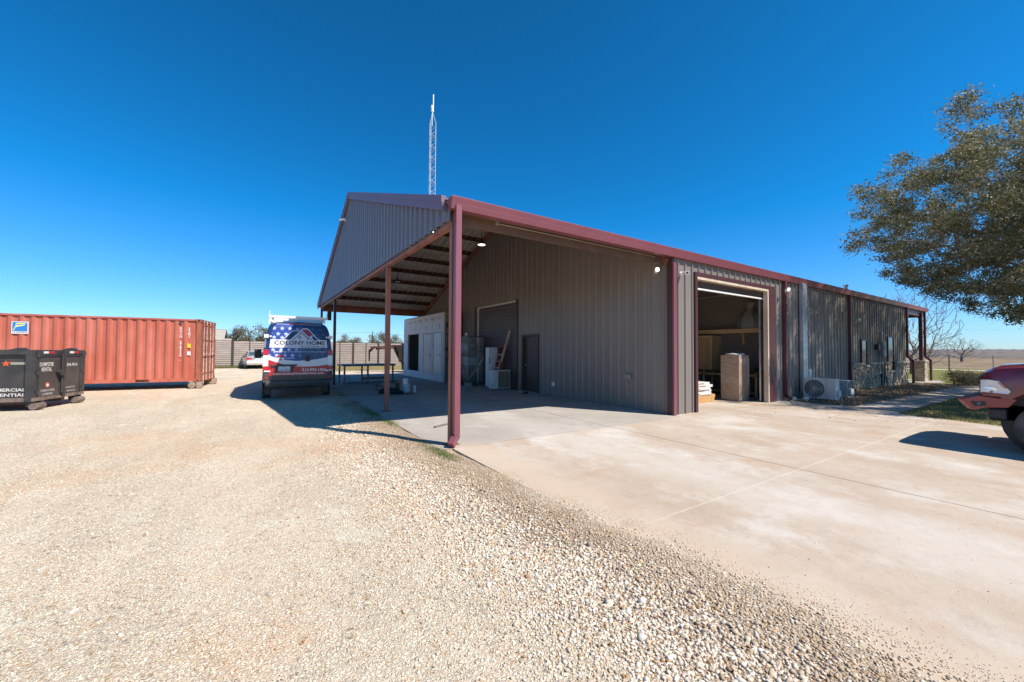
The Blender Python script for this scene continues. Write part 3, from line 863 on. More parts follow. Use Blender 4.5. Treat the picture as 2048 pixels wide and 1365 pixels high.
def wheel(parent, x, y, r, wdt, side, rim=M_rim, spokes=8):
    """a wheel whose axle runs along x; side = -1 outer face towards -x"""
    wl = bpy.data.objects.new('wheel', None); COL.objects.link(wl); wl.parent = parent; wl.location = (x, y, r); wl.empty_display_size = 0.1
    rr = r * 0.62
    q = MB(); q.lathe([(rr, -wdt / 2), (r * 0.93, -wdt / 2), (r, -wdt / 2 * 0.75), (r, wdt / 2 * 0.75), (r * 0.93, wdt / 2), (rr, wdt / 2)], (0, 0, 0), (1, 0, 0), 36)
    q.build('tyre', M_tyre, wl, smooth=35)
    q = MB(); s = side
    q.lathe([(rr * 1.0, s * (wdt / 2 + 0.004)), (rr * 0.93, s * (wdt / 2 - 0.01)), (rr * 0.9, s * (wdt / 2 - 0.06)), (rr * 0.3, s * (wdt / 2 - 0.07)), (rr * 0.24, s * (wdt / 2 - 0.01)), (0.01, s * (wdt / 2 - 0.01))], (0, 0, 0), (1, 0, 0), 32)
    for i in range(spokes):
        t = 2 * math.pi * i / spokes
        a = Vector((s * (wdt / 2 - 0.02), math.cos(t) * rr * 0.2, math.sin(t) * rr * 0.2)); b = Vector((s * (wdt / 2 - 0.015), math.cos(t) * rr * 0.95, math.sin(t) * rr * 0.95))
        q.bar(a, b, rr * 0.16, 0.03, upv=(1, 0, 0))
    q.build('rim', rim, wl, smooth=35)
    return wl


# ---- van, seen from behind
V = thing('panel_van', 'white roofed panel van in a flag and house wrap parked beside the carport', 'van', (-1.67, 8.38, 0), 0)
VP = [(0.0, 0.52), (0.80, 0.52), (0.93, 0.56), (0.985, 0.66), (1.0, 0.78), (1.005, 1.10), (1.0, 1.40), (0.985, 1.66), (0.958, 1.93), (0.925, 2.12), (0.885, 2.28), (0.84, 2.38), (0.77, 2.455), (0.62, 2.50), (0.0, 2.535)]
def van_w(z):
    zs = [p[1] for p in VP[3:-1]]; ws = [p[0] for p in VP[3:-1]]
    return float(np.interp(z, zs, ws))
def lean(z):
    return float(np.interp(z, [0, 1.2, 1.66, 2.3, 2.46, 2.54], [0, 0, 0.03, 0.11, 0.16, 0.26]))
def van_ring(y, ws, top, drop=0, le=0):
    pts = []
    for x, z in VP:
        zz = z if z < 0.9 else 0.9 + (z - 0.9) * (top - 0.9) / (2.535 - 0.9)
        pts.append((x * ws, y + (lean(z) if le else 0), zz + drop))
    return [Vector((-x, yy, z)) for x, yy, z in pts[::-1]] + [Vector(p) for p in pts[1:-1]]
rings = [van_ring(0.0, 0.955, 2.52, 0, 1), van_ring(0.05, 0.985, 2.53, 0, 1), van_ring(0.13, 1.0, 2.535, 0, 1), van_ring(1.2, 1.0, 2.55), van_ring(4.25, 1.0, 2.53), van_ring(4.5, 0.995, 2.47), van_ring(5.0, 0.975, 1.95), van_ring(5.25, 0.96, 1.42), van_ring(5.65, 0.93, 1.22), van_ring(5.82, 0.86, 1.08), van_ring(5.86, 0.8, 1.0)]
q = MB(); q.loft(rings)
NAVY = (0.018, 0.032, 0.11); WHT = (0.74, 0.72, 0.71); RED = (0.46, 0.012, 0.02); BLK = (0.03, 0.03, 0.03)
m_vp = mat('van_wrap_vinyl', WHT, 0.28, attr=True, coat=0.4)
bd = q.build('body', m_vp, V, smooth=38)
cols = []
for p in bd.data.polygons:
    z = p.center.z; y = p.center.y
    c = NAVY if z > 1.93 else WHT if z > 1.66 else NAVY if z > 1.40 else WHT if z > 1.1 else RED if z > 0.77 else BLK
    if z > 2.51 and 0.2 < y < 4.4: c = WHT
    if y > 4.4 and z > 1.42: c = (0.02, 0.025, 0.03)
    cols.append((*c, 1))
bd.data.attributes.new('col', 'FLOAT_COLOR', 'FACE').data.foreach_set('color', [k for c in cols for k in c])

# rear doors with the printed wrap
NX, NZ = 260, 190
zs = np.linspace(0.60, 2.455, NZ + 1); vs = []
for z in zs:
    ww = van_w(z) * 0.955 - 0.105
    vs.append(np.stack([np.linspace(-ww, ww, NX + 1), np.full(NX + 1, lean(z) - 0.012), np.full(NX + 1, z)], 1))
vs = np.concatenate(vs)
i = np.arange(NX * NZ); r = i // NX; c = i % NX; a = r * (NX + 1) + c
F = np.stack([a, a + 1, a + NX + 2, a + NX + 1], 1)
cc = vs[F].mean(1); U = cc[:, 0]; Z = cc[:, 2]
K = np.zeros((len(U), 3)); K[:] = NAVY
left = np.clip((-U + 0.15) / 0.5, 0, 1)[:, None]  # sunlight painted into the wrap: the blue brightens towards this side
K = K * (1 - left) + np.array((0.035, 0.065, 0.30)) * left
def ux(X): return (X - 995) / 865
def z1(Y): return 2.742 - 0.001245 * Y
def z2(Y): return 1.626 - 0.001245 * Y
for row, (zc, x0) in enumerate([(z1(170), 470), (z1(365), 190), (z1(510), 95), (z1(600), 190), (z1(920), 170), (z2(170), 70)]):
    for k in range(9):
        X = x0 + k * 190 + (95 if row in (0,) else 0)
        m = inpoly(U, Z, star_poly(ux(X), zc, 0.072))
        l = np.clip((-U[m] + 0.1) / 0.35, 0.07, 1)[:, None]
        K[m] = K[m] * (1 - l) + np.array((0.55, 0.62, 0.85)) * l
band = (Z < 1.93) & (Z > 1.665)
K[band] = WHT
# swoosh
wt = np.interp(U, [-0.9, -0.7, -0.45, -0.1, 0.2, 0.55, 0.9], [1.43, 1.36, 1.27, 1.235, 1.245, 1.29, 1.37])
wb = np.interp(U, [-0.9, -0.7, -0.45, -0.1, 0.2, 0.55, 0.9], [1.30, 1.22, 1.13, 1.065, 1.045, 1.06, 1.11])
K[(Z < wt) & (Z > wb)] = WHT
K[(Z <= wb)] = RED
K[(Z < 0.775)] = BLK
# house drawing
P = lambda X, Y: (ux(X), z1(Y))
K[inpoly(U, Z, [P(600, 650), P(780, 480), P(860, 425), P(1010, 420), P(1045, 400), P(820, 650)])] = (0.02, 0.03, 0.075)
K[inpoly(U, Z, [P(1062, 372), P(1190, 362), P(1350, 535), P(1300, 545), P(1240, 600)])] = (0.32, 0.012, 0.02)
K[inpoly(U, Z, [P(1045, 440), P(780, 660), P(720, 870), P(1520, 870), P(1480, 660), P(1300, 560), P(1235, 640)])] = (0.60, 0.58, 0.60)
K[inpoly(U, Z, [P(1330, 560), P(1460, 660), P(1370, 665), P(1310, 590)])] = (0.02, 0.03, 0.075)
for pts, wd in (([(1045, 400), (790, 650)], 0.012), ([(1045, 400), (1235, 600), (1300, 545), (1370, 545), (1520, 665)], 0.012), ([(600, 645), (770, 480), (780, 455), (860, 415), (1020, 415), (1075, 360), (1205, 360), (1380, 540)], 0.010)):
    for a_, b_ in zip(pts[:-1], pts[1:]):
        K[seg_d(U, Z, P(*a_), P(*b_)) < wd] = (0.72, 0.72, 0.74)
for pts in ([(1045, 480), (830, 650)], [(1055, 490), (1235, 650)]):
    K[seg_d(U, Z, P(*pts[0]), P(*pts[1])) < 0.009] = (0.04, 0.05, 0.08)
for X, Y in ((985, 575), (1028, 575), (985, 612), (1028, 612), (1300, 635)):
    K[(abs(U - ux(X)) < 0.017) & (abs(Z - z1(Y)) < 0.017)] = (0.06, 0.09, 0.12)
# small round badge of red cap and white shield, and a pale strip beside it
K[((U - ux(545)) / 0.105) ** 2 + ((Z - z2(190)) / 0.045) ** 2 < 1] = (0.45, 0.02, 0.04)
K[inpoly(U, Z, [(ux(465), z2(230)), (ux(635), z2(230)), (ux(630), z2(290)), (ux(550), z2(355)), (ux(470), z2(290))])] = WHT
K[((U - ux(548)) / 0.045) ** 2 + ((Z - z2(275)) / 0.03) ** 2 < 1] = (0.5, 0.22, 0.15)
K[(abs(U - ux(770)) < 0.13) & (abs(Z - z2(243)) < 0.012)] = (0.5, 0.52, 0.58)
# seams
K[(abs(U - ux(1025)) < 0.005) & (Z > 0.62)] = (0.25, 0.25, 0.27)
K[(Z > 2.425) & (Z < 2.437)] = (0.6, 0.6, 0.62)
npmesh('rear_door', vs, F, mat('printed_vinyl', WHT, 0.3, attr=True, coat=0.3), V, cols=K)
def rp(x, z, o=0.02): return (x, lean(z) - o, z)
def vtext(t, x, z, wdt, h, m, **k):
    q = MB(); up_ = Vector((0, lean(z + 0.1) - lean(z), 0.1))
    q.text(t, h, rp(x, z, 0.018), (1, 0, 0), up_, width=wdt, **k); q.build('lettering', m, V)
vtext('COLONY HOME', -0.71, z1(785), 1.47, 0.185, M_ltd, bold=0.003)
vtext('M & R SERVICES', 0.04, z1(862), 0.72, 0.085, M_ltd)
vtext('Specializing', -0.73, z1(985), 0.37, 0.085, M_ltw, shear=0.35, bold=0.002)
vtext('in Catastrophe Construction and Repairs', -0.34, z1(985), 1.14, 0.062, M_ltw, shear=0.3)
vtext('512.993.1456', 0.09, z2(586), 0.71, 0.125, M_ltw, bold=0.003)
vtext('www.ColonyHomeServices.com', -0.73, z2(668), 1.47, 0.105, M_ltw, bold=0.0015)
# lamps, bumper, plate, hardware
for s in (-1, 1):
    q = MB(); zc = [0.94, 1.07, 1.42, 1.60]
    for k in range(3):
        a, b = zc[k], zc[k + 1] - 0.004
        wa, wb_ = van_w(a) * 1.003, van_w(b) * 1.003
        q.prism([(wa, a), (wb_, b), (wb_ - 0.15, b), (wa - 0.15, a)], lambda x, z: (s * x, -0.035 + lean(z), z), lambda x, z: (s * x, 0.13 + lean(z), z), 1 if k == 1 else 0)
    q.build('tail_light', [M_tail, M_clear], V, bevel=0.01)
    q = MB(); q.box((s * 0.86, -0.03, z1(620)), (s * 0.985, 0.02, z1(530))); q.box((s * 0.84, -0.028, z1(600)), (s * 0.78, 0.0, z1(560))); q.build('door_hinge', M_whitep, V, bevel=0.008)
    q = MB(); q.box((s * 0.80, -0.05, 0.885), (s * 0.97, 0.02, 0.935)); q.build('door_hinge', M_whitep, V, bevel=0.008)
    q = MB(); q.lathe([(0.04, 0), (0.035, 0.02)], (s * 0.9, -0.05, 0.70), (0, -1, 0), 12); q.build('reflector', M_tail, V)
    q = MB(); q.box((s * 0.84, -0.05, 0.55), (s * 1.0, 0.05, 0.93)); q.build('corner_panel', M_trim, V, bevel=0.03)
q = MB(); q.prism([(-0.14, 0.46), (-0.16, 0.52), (-0.15, 0.60), (-0.10, 0.615), (0.0, 0.60), (0.0, 0.46)], lambda y, z: (-0.93, y, z), lambda y, z: (0.93, y, z)); q.build('bumper', M_trim, V, bevel=0.02)
q = MB(); q.prism([(-0.1, 0.44), (-0.12, 0.47), (0.0, 0.47), (0.0, 0.44)], lambda y, z: (-0.88, y, z), lambda y, z: (0.88, y, z)); q.build('bumper_valance', M_steel, V)
q = MB(); q.prism([(ux(400), z2(440)), (ux(870), z2(440)), (ux(840), z2(590)), (ux(430), z2(590))], lambda x, z: (x, -0.025, z), lambda x, z: (x, -0.01, z)); q.build('plate_recess', M_trim, V)
q = MB(); q.box((ux(320), -0.07, z2(440)), (ux(950), -0.012, z2(405))); q.build('plate_lamp_bar', M_trim, V, bevel=0.008)
q = MB(); q.box((ux(490), -0.04, z2(575)), (ux(778), -0.03, z2(452))); pl_ = q.build('licence_plate', M_plate, V)
q = MB(); q.text('TEXAS', 0.035, (ux(634), -0.0415, z2(480)), (1, 0, 0), (0, 0, 1), align='CENTER'); q.text('JW4 8875', 0.075, (ux(634), -0.0415, z2(560)), (1, 0, 0), (0, 0, 1), align='CENTER', width=0.27); q.build('lettering', M_ltd, pl_)
q = MB(); q.lathe([(0.075, 0), (0.07, 0.03), (0.04, 0.035)], (ux(1210), lean(1.32) - 0.02, 1.35), (0, -1, 0), 16); q.box((ux(1150), -0.05, 1.22), (ux(1265), -0.005, 1.36)); q.build('door_handle', M_black, V, smooth=40)
q = MB(); q.box((-0.28, 0.12, 2.445), (0.28, 0.16, 2.475)); q.build('brake_lamp', mat('dark_red_lamp', (0.18, 0.01, 0.01), 0.3), V)
for s in (-1, 1):
    q = MB(); q.box((s * 1.06, 4.5, 1.25), (s * 1.30, 4.62, 1.62)); mr_ = q.build('wing_mirror', M_black, V, bevel=0.04)
    q = MB(); q.bar((s * 0.97, 4.6, 1.35), (s * 1.1, 4.56, 1.35), 0.06, 0.1); q.build('mirror_arm', M_black, mr_)
    for y in (0.95, 4.75):
        wheel(V, s * 0.87, y, 0.345, 0.235, s)
    q = MB(); q.lathe([(0.42, 0), (0.42, 0.012), (0.38, 0.012), (0.38, 0.0)], (s * 0.995, 0.95, 0.36), (s, 0, 0), 32); q.build('wheel_arch', M_trim, V); q = MB(); q.lathe([(0.42, 0), (0.42, 0.012), (0.38, 0.012), (0.38, 0.0)], (s * 0.985, 4.75, 0.36), (s, 0, 0), 32); q.build('wheel_arch', M_trim, V)
q = MB(); q.box((-0.85, 0.1, 0.38), (0.85, 5.4, 0.52)); q.cyl((-0.75, 0.95, 0.34), (0.75, 0.95, 0.34), 0.06); q.cyl((0.55, -0.06, 0.42), (0.55, 0.6, 0.42), 0.035); q.box((-0.45, -0.04, 0.36), (-0.3, 0.1, 0.46)); q.build('undercarriage', M_black, V)
q = MB()
for s in (-1, 1):
    q.box((s * 0.72, 0.35, 2.58), (s * 0.78, 3.6, 2.63))
for y in (0.3, 1.4, 2.5, 3.6):
    q.box((-0.84, y - 0.03, 2.63), (0.84, y + 0.03, 2.70)); 
    for s in (-1, 1):
        q.box((s * 0.74, y - 0.03, 2.50), (s * 0.79, y + 0.03, 2.63))
q.box((-0.86, 0.22, 2.64), (0.86, 0.28, 2.71))
for s in (-1, 1):
    q.cyl((s * 0.84, 0.3, 2.65), (s * 0.84, 0.3, 2.86), 0.012)
q.build('roof_rack', [M_whitep], V)

# ---- silver sedan by the fence
CR = thing('sedan', 'silver sedan parked against the grey panel fence, partly hidden by the van', 'car', (-2.95, 32.2, 0), rad(8))
M_silver = mat('silver_paint', (0.55, 0.54, 0.53), 0.25, 0.4, coat=0.6)
def car_ring(y, w_, zt, zb=0.28, sh=0.95, g=0.0):
    pts = [(0, zb), (w_ * 0.9, zb), (w_, zb + 0.15), (w_ * 1.0, 0.62), (w_ * 0.97, min(sh, zt - 0.02))]
    if zt > sh + 0.1:
        pts += [(w_ * 0.80, zt - 0.10), (w_ * 0.68, zt - 0.02), (0, zt)]
    else:
        pts += [(w_ * 0.93, zt - 0.012), (w_ * 0.7, zt - 0.003), (0, zt)]
    return [Vector((-x, y, z)) for x, z in pts[::-1]] + [Vector((x, y, z)) for x, z in pts[1:-1]]
q = MB(); q.loft([car_ring(*a) for a in ((0, 0.80, 0.98, 0.42), (0.08, 0.88, 1.03, 0.32), (0.6, 0.91, 1.05), (0.75, 0.91, 1.06), (4.0, 0.91, 0.98), (4.6, 0.86, 0.85), (4.75, 0.78, 0.7, 0.36))])
q.build('body', M_silver, CR, smooth=35)
q = MB(); q.loft([[Vector((x * k, y, z)) for x, z in ((-0.8, 1.0), (-tw, zt - 0.05), (-tw * 0.8, zt), (tw * 0.8, zt), (tw, zt - 0.05), (0.8, 1.0))] for y, zt, tw, k in ((0.62, 1.06, 0.78, 1), (1.35, 1.44, 0.60, 1), (2.3, 1.47, 0.60, 1), (3.3, 1.02, 0.76, 1))])
q.build('cabin', M_silver, CR, smooth=30)
q = MB(); q.prism([(-0.68, 1.08), (0.68, 1.08), (0.54, 1.38), (-0.54, 1.38)], lambda x, z: (x, 0.65 + (z - 1.06) * 1.92 - 0.03, z), lambda x, z: (x, 0.65 + (z - 1.06) * 1.92 + 0.0, z + 0.005)); q.build('rear_window', mat('tinted_glass', (0.06, 0.09, 0.10), 0.1, spec=0.7), CR)
for s in (-1, 1):
    q = MB(); q.prism([(s * 0.45, 0.80), (s * 0.88, 0.76), (s * 0.90, 0.93), (s * 0.55, 0.90)], lambda x, z: (x, -0.025, z), lambda x, z: (x, 0.12, z)); q.build('tail_light', M_tail, CR)
    q = MB(); q.box((s * 0.92, 3.0, 0.92), (s * 1.08, 3.12, 1.05)); q.build('wing_mirror', M_black, CR, bevel=0.02)
    for y in (1.0, 3.8):
        wheel(CR, s * 0.80, y, 0.32, 0.2, s)
    q = MB(); q.prism([(1.0, 1.05), (1.45, 1.38), (2.3, 1.40), (3.05, 1.05)], lambda y, z: (s * (0.815 - (z - 1.05) * 0.55), y, z), lambda y, z: (s * (0.80 - (z - 1.05) * 0.55), y, z)); q.build('side_window', M_glass, CR)
q = MB(); q.box((-0.3, -0.03, 0.72), (0.3, 0.0, 0.88)); q.build('licence_plate', M_plate, CR)
q = MB(); q.box((-0.38, -0.05, 0.89), (0.38, 0.02, 0.92)); q.build('boot_trim', M_chrome, CR)
q = MB(); q.prism([(-0.10, 0.36), (-0.12, 0.55), (-0.06, 0.66), (0.1, 0.66), (0.1, 0.36)], lambda y, z: (-0.86, y, z), lambda y, z: (0.86, y, z)); q.build('bumper', M_silver, CR, bevel=0.03)

# ---- red pickup at the right edge
TK = thing('pickup_truck', 'dark red lifted pickup truck nosing in from the right with a steel winch bumper', 'pickup truck', (8.5, -4.65, 0), 0)
M_tkr = mat('dark_red_paint', (0.17, 0.012, 0.022), 0.22, coat=0.8)
M_tkb = mat('matte_red_bumper', (0.33, 0.075, 0.055), 0.55, col2=(0.40, 0.10, 0.075), vs=3, bump=0.1)
WF, WR = 0.93, 4.75
def zb(l):
    z = 0.62
    for c_ in (WF, WR):
        if abs(l - c_) < 0.56:
            z = max(z, 0.42 + math.sqrt(max(0, 0.37 - (l - c_) ** 2)))
    return max(z, 0.88) if l < 0.40 else z
def tk_ring(l, w_, zt, flat=0):
    b = zb(l)
    pts = [(0, b), (w_ - 0.25, b), (w_ - 0.02, b), (w_, b + 0.02), (w_, (b + zt) / 2), (w_ * 0.985, zt - 0.13), (w_ * 0.955, zt - 0.05), (w_ * 0.84, zt - 0.012), (w_ * 0.5, zt + 0.01), (0, zt + 0.025)]
    return [Vector((-x, -l, z)) for x, z in pts[::-1]] + [Vector((x, -l, z)) for x, z in pts[1:-1]]
ls = sorted(set([0.17, 0.19, 0.23, 0.3, 0.36, 0.39, 0.41, 0.5, 0.63, 0.8, 1.2, 1.4, 1.6, 1.78] + [round(WF + 0.605 * math.cos(t), 3) for t in np.linspace(0.05, math.pi - 0.4, 14)]))
ztf = lambda l: float(np.interp(l, [0.17, 0.19, 0.24, 0.36, 0.63, 1.4, 1.78], [1.24, 1.29, 1.345, 1.405, 1.435, 1.47, 1.50]))
wf = lambda l: float(np.interp(l, [0.17, 0.19, 0.3, 0.5], [0.93, 0.955, 0.985, 1.0]))
q = MB(); q.loft([tk_ring(l, wf(l), ztf(l)) for l in ls]); q.build('hood', M_tkr, TK, smooth=35)
ls2 = sorted(set([1.78, 2.6, 3.4, 4.0, 4.1, 5.6, 6.0, 6.05] + [round(WR + 0.605 * math.cos(t), 3) for t in np.linspace(0.4, math.pi - 0.4, 14)]))
q = MB(); q.loft([tk_ring(l, 1.0 if l < 6 else 0.97, 1.30 if l < 4.05 else 1.42) for l in ls2]); q.build('body', M_tkr, TK, smooth=35)
def cab_ring(l, zt, tw, bw=0.97):
    return [Vector((x, -l, z)) for x, z in ((-bw, 1.28), (-tw, zt - 0.1), (-tw * 0.88, zt), (tw * 0.88, zt), (tw, zt - 0.1), (bw, 1.28))]
q = MB(); q.loft([cab_ring(1.72, 1.46, 0.9), cab_ring(2.55, 2.0, 0.74), cab_ring(3.6, 2.02, 0.74), cab_ring(4.0, 1.9, 0.76)]); q.build('cab', M_tkr, TK, smooth=30)
for s in (-1, 1):
    q = MB(); q.prism([(2.1, 1.42), (2.6, 1.84), (3.75, 1.86), (3.85, 1.42)], lambda l, z: (s * (0.955 - (z - 1.28) * 0.31), -l, z), lambda l, z: (s * (0.93 - (z - 1.28) * 0.31), -l, z)); q.build('side_window', M_glass, TK)
    q = MB(); q.box((s * 1.04, -2.35, 1.30), (s * 1.30, -2.24, 1.62)); q.bar((s * 0.95, -2.3, 1.36), (s * 1.1, -2.3, 1.38), 0.05, 0.07); q.build('wing_mirror', M_black, TK, bevel=0.03)
    for y in (WF, WR):
        wheel(TK, s * 0.87, -y, 0.42, 0.27, s, M_rimd, 8)
    # headlight with amber marker
    hl = [(0.175, 0.965), (0.18, 1.165), (0.26, 1.175), (0.38, 1.155), (0.50, 0.995), (0.47, 0.955)]
    q = MB(); q.prism(hl, lambda l, z: (s * (wf(l) + 0.022), -l, z), lambda l, z: (s * 0.74, -l + 0.0, z)); h_ = q.build('headlight', M_clear, TK)
    q = MB(); q.prism([(0.36, 1.14), (0.385, 1.14), (0.465, 1.04), (0.43, 1.045)], lambda l, z: (s * (wf(l) + 0.028), -l, z), lambda l, z: (s * 0.9, -l, z)); q.build('amber_marker', mat('amber_plastic', (0.65, 0.20, 0.07), 0.25), h_)
    q = MB(); q.prism([(0.20, 1.05), (0.33, 1.055), (0.36, 1.03), (0.36, 1.0), (0.24, 1.01)], lambda l, z: (s * (wf(l) + 0.027), -l, z), lambda l, z: (s * 0.9, -l, z)); q.build('projector', M_chrome, h_)
    bp = [(-0.02, 0.80), (0.0, 0.835), (0.16, 0.90), (0.36, 0.875), (0.56, 0.875), (0.47, 0.735), (0.24, 0.71), (0.10, 0.645)]
q = MB(); q.loft([[Vector((x, -(l + dl), z)) for l, z in bp] for x, dl in ((-1.0, 0.0), (-0.75, -0.10), (0.75, -0.10), (1.0, 0.0))]); q.build('bumper', M_tkb, TK, bevel=0.008)
for s in (-1, 1):
    q = MB(); q.prism([(0.06, 0.80), (0.23, 0.81), (0.24, 0.74), (0.11, 0.72)], lambda l, z: (s * 1.004, -l, z), lambda l, z: (s * 0.99, -l, z)); fg = q.build('fog_recess', M_black, TK)
    q = MB(); q.lathe([(0.025, 0), (0.02, 0.005)], (s * 1.004, -0.16, 0.77), (s, 0, 0), 12); q.build('fog_lamp', M_steel, fg)
q = MB(); q.box((-0.72, -0.15, 0.9), (0.72, -0.22, 1.24)); 
for k in range(5):
    q.box((-0.70, -0.13, 0.94 + k * 0.06), (0.70, -0.16, 0.965 + k * 0.06))
q.build('grille', M_black, TK)
for s in (-1, 1):
    q = MB()
    for (l0, z0), (l1, z1_) in (((0.2, 1.235), (0.6, 1.30)), ((0.6, 1.30), (1.2, 1.335)), ((1.2, 1.335), (1.74, 1.36))):
        q.bar((s * (wf(l0) * 0.987 + 0.004), -l0, z0), (s * (wf(l1) * 0.987 + 0.004), -l1, z1_), 0.008, 0.009)
    q.build('hood_seam', M_black, TK)
q = MB(); q.box((-0.93, -0.16, 0.93), (0.93, -0.19, 1.23)); q.build('grille_surround', M_black, TK, bevel=0.02)
q = MB(); q.box((-0.94, -0.24, 0.5), (0.94, -0.45, 0.72)); q.build('air_dam', M_black, TK, bevel=0.05)
q = MB(); q.box((-0.7, -0.4, 0.5), (0.7, -5.6, 0.75)); q.cyl((-0.75, -WF, 0.42), (0.75, -WF, 0.42), 0.07); q.cyl((-0.75, -WR, 0.42), (0.75, -WR, 0.42), 0.07); q.build('chassis', M_black, TK)
for s in (-1, 1):
    q = MB(); q.lathe([(0.58, 0), (0.58, -0.05)], (s * 0.70, -WF, 0.50), (s, 0, 0), 28); q.build('wheel_liner', M_black, TK)

# ------------------------------------------------------------------ shipping container
CT = thing('shipping_container', 'faded red steel shipping container standing on timber blocks behind the black dumpster', 'container', (-4.856, 14.447, 0), rad(-6.45))
M_cont = mat('faded_container_red', (0.43, 0.105, 0.062), 0.55, col2=(0.51, 0.155, 0.105), vs=1.6, st=(1, 1, 0.35), bump=0.15)
M_contd = mat('rusty_container_frame', (0.40, 0.115, 0.06), 0.65, col2=(0.24, 0.08, 0.045), vs=4, bump=0.25)
CL, CW, CH, C0 = 6.06, 2.44, 2.59, 0.25
zt_ = C0 + CH
def contpath(u0, u1, per=0.29):
    pts = [(u0, 0)]; u = u0 + 0.06
    while u + per < u1 + 0.01:
        pts += [(u, 0), (u + 0.068, 0.04), (u + 0.068 + 0.072, 0.04), (u + 0.208, 0)]
        u += per
    pts.append((u1, 0)); return pts
for nm, fy in (('side_wall', lambda o: 0.055 - 0.0 + (-o + 0.0)), ('side_wall', lambda o: CW - 0.055 + o)):
    q = MB(); pts = contpath(-CL + 0.16, -0.17)
    vs = []
    for u, h in pts:
        vs += [(u, fy(h), C0 + 0.15), (u, fy(h), zt_ - 0.075)]
    q.add(vs, [(2 * i, 2 * i + 2, 2 * i + 3, 2 * i + 1) for i in range(len(pts) - 1)]); q.build(nm, M_cont, CT)
q = MB(); q.box((-CL + 0.1, 0.03, zt_ - 0.03), (-0.1, CW - 0.03, zt_ - 0.015)); q.build('roof', M_cont, CT)
q = MB()
for y in (0.0, CW - 0.06):
    q.box((-CL + 0.16, y, zt_ - 0.075), (-0.16, y + 0.06, zt_ - 0.01))
    q.box((-CL + 0.16, y + 0.005, C0 + 0.02), (-2.03, y + 0.055, C0 + 0.15)); q.box((-1.62, y + 0.005, C0 + 0.02), (-0.16, y + 0.055, C0 + 0.15)); q.box((-2.03, y + 0.005, C0 + 0.13), (-1.62, y + 0.055, C0 + 0.15))
q.build('side_rail', M_cont, CT)
for x in (-CL, -0.16):
    for y in (0, CW - 0.16):
        q = MB(); q.box((x + 0.004, y + 0.004, C0 + 0.12), (x + 0.156, y + 0.156, zt_ - 0.12)); q.build('corner_post', M_contd, CT)
        for z in (C0, zt_ - 0.118):
            q = MB(); q.box((x - 0.008, y - 0.008, z), (x + 0.17, y + 0.168, z + 0.118)); c_ = q.build('corner_casting', M_contd, CT, bevel=0.008)
            q = MB(); q.box((x + 0.05, y - 0.012, z + 0.03), (x + 0.11, y - 0.006, z + 0.09)); q.box((x + (0.168 if x > -1 else -0.014), y + 0.05, z + 0.03), (x + (0.174 if x > -1 else -0.008), y + 0.11, z + 0.09)); q.build('casting_hole', M_black, c_)
q = MB(); q.box((-CL + 0.02, 0.16, C0 + 0.12), (-CL + 0.06, CW - 0.16, zt_ - 0.1)); q.box((-CL + 0.02, 0.16, C0), (-CL + 0.1, CW - 0.16, C0 + 0.12)); q.build('end_wall', M_contd, CT)
q = MB(); q.box((-0.12, 0.165, zt_ - 0.13), (-0.01, CW - 0.165, zt_ - 0.005)); q.box((-0.12, 0.165, C0), (-0.01, CW - 0.165, C0 + 0.13)); q.box((-CL + 0.2, 0.07, C0 + 0.02), (-0.2, CW - 0.07, C0 + 0.12)); q.build('end_frame', M_contd, CT)
M_rod = mat('pale_lock_rod', (0.62, 0.50, 0.46), 0.5, col2=(0.4, 0.2, 0.15), vs=6)
for y0 in (0.165, CW / 2 + 0.005):
    y1 = y0 + CW / 2 - 0.17
    q = MB(); q.box((-0.07, y0, C0 + 0.135), (-0.03, y1, zt_ - 0.135)); d_ = q.build('cargo_door', M_contd, CT)
    for k in (0.28, 0.72):
        y = y0 + (y1 - y0) * k
        q = MB(); q.cyl((0.0, y, C0 + 0.03), (0.0, y, zt_ - 0.03), 0.02, n=8, mi=0)
        for z in (C0 + 0.3, C0 + 1.0, C0 + 1.7, zt_ - 0.25):
            q.box((-0.03, y - 0.05, z), (0.025, y + 0.05, z + 0.06), 1)
        q.bar((0.03, y, C0 + 1.15), (0.03, y + 0.35, C0 + 1.12), 0.02, 0.035, 0)
        q.build('lock_rod', [M_rod, M_contd], d_)
M_yel = mat('yellow_decal', (0.75, 0.55, 0.02), 0.5)
M_decw = mat('white_decal', (0.72, 0.70, 0.68), 0.6)
M_logob = mat('logo_blue', (0.03, 0.20, 0.55), 0.5); M_logoy = mat('logo_yellow', (0.85, 0.78, 0.18), 0.5)
yo = -0.004
q = MB()
def vert(t, x, z, h):
    for k, ch in enumerate(t):
        if ch != ' ':
            q.text(ch, h * 1.15, (x, yo + 0.01, z - (k + 1) * h * 0.98), (1, 0, 0), (0, 0, 1), align='CENTER', bold=0.004)
yo = 0.0
vert('22G1', -0.395, 2.50, 0.112); q.build('lettering', M_decw, CT); q = MB(); vert('FCIU 278326', -0.665, 2.50, 0.112)
q.text('4', 0.07, (-0.665, 0.01, 1.12), (1, 0, 0), (0, 0, 1), align='CENTER')
q.box((-0.445, 0.006, 1.36), (-0.335, 0.01, 1.50)); q.box((-0.455, 0.006, 1.345), (-0.325, 0.01, 1.36))
q.build('lettering', M_decw, CT)
q = MB(); q.box((-0.445, 0.004, 1.65), (-0.335, 0.01, 1.82)); q.build('warning_decal', M_yel, CT)
q = MB(); q.box((-5.39, 0.004, 2.11), (-4.97, 0.014, 2.55)); lg = q.build('logo_plate', M_decw, CT)
q = MB(); q.box((-5.365, -0.0005, 2.20), (-4.995, 0.006, 2.53)); q.build('logo_field', M_logob, lg)
q = MB()
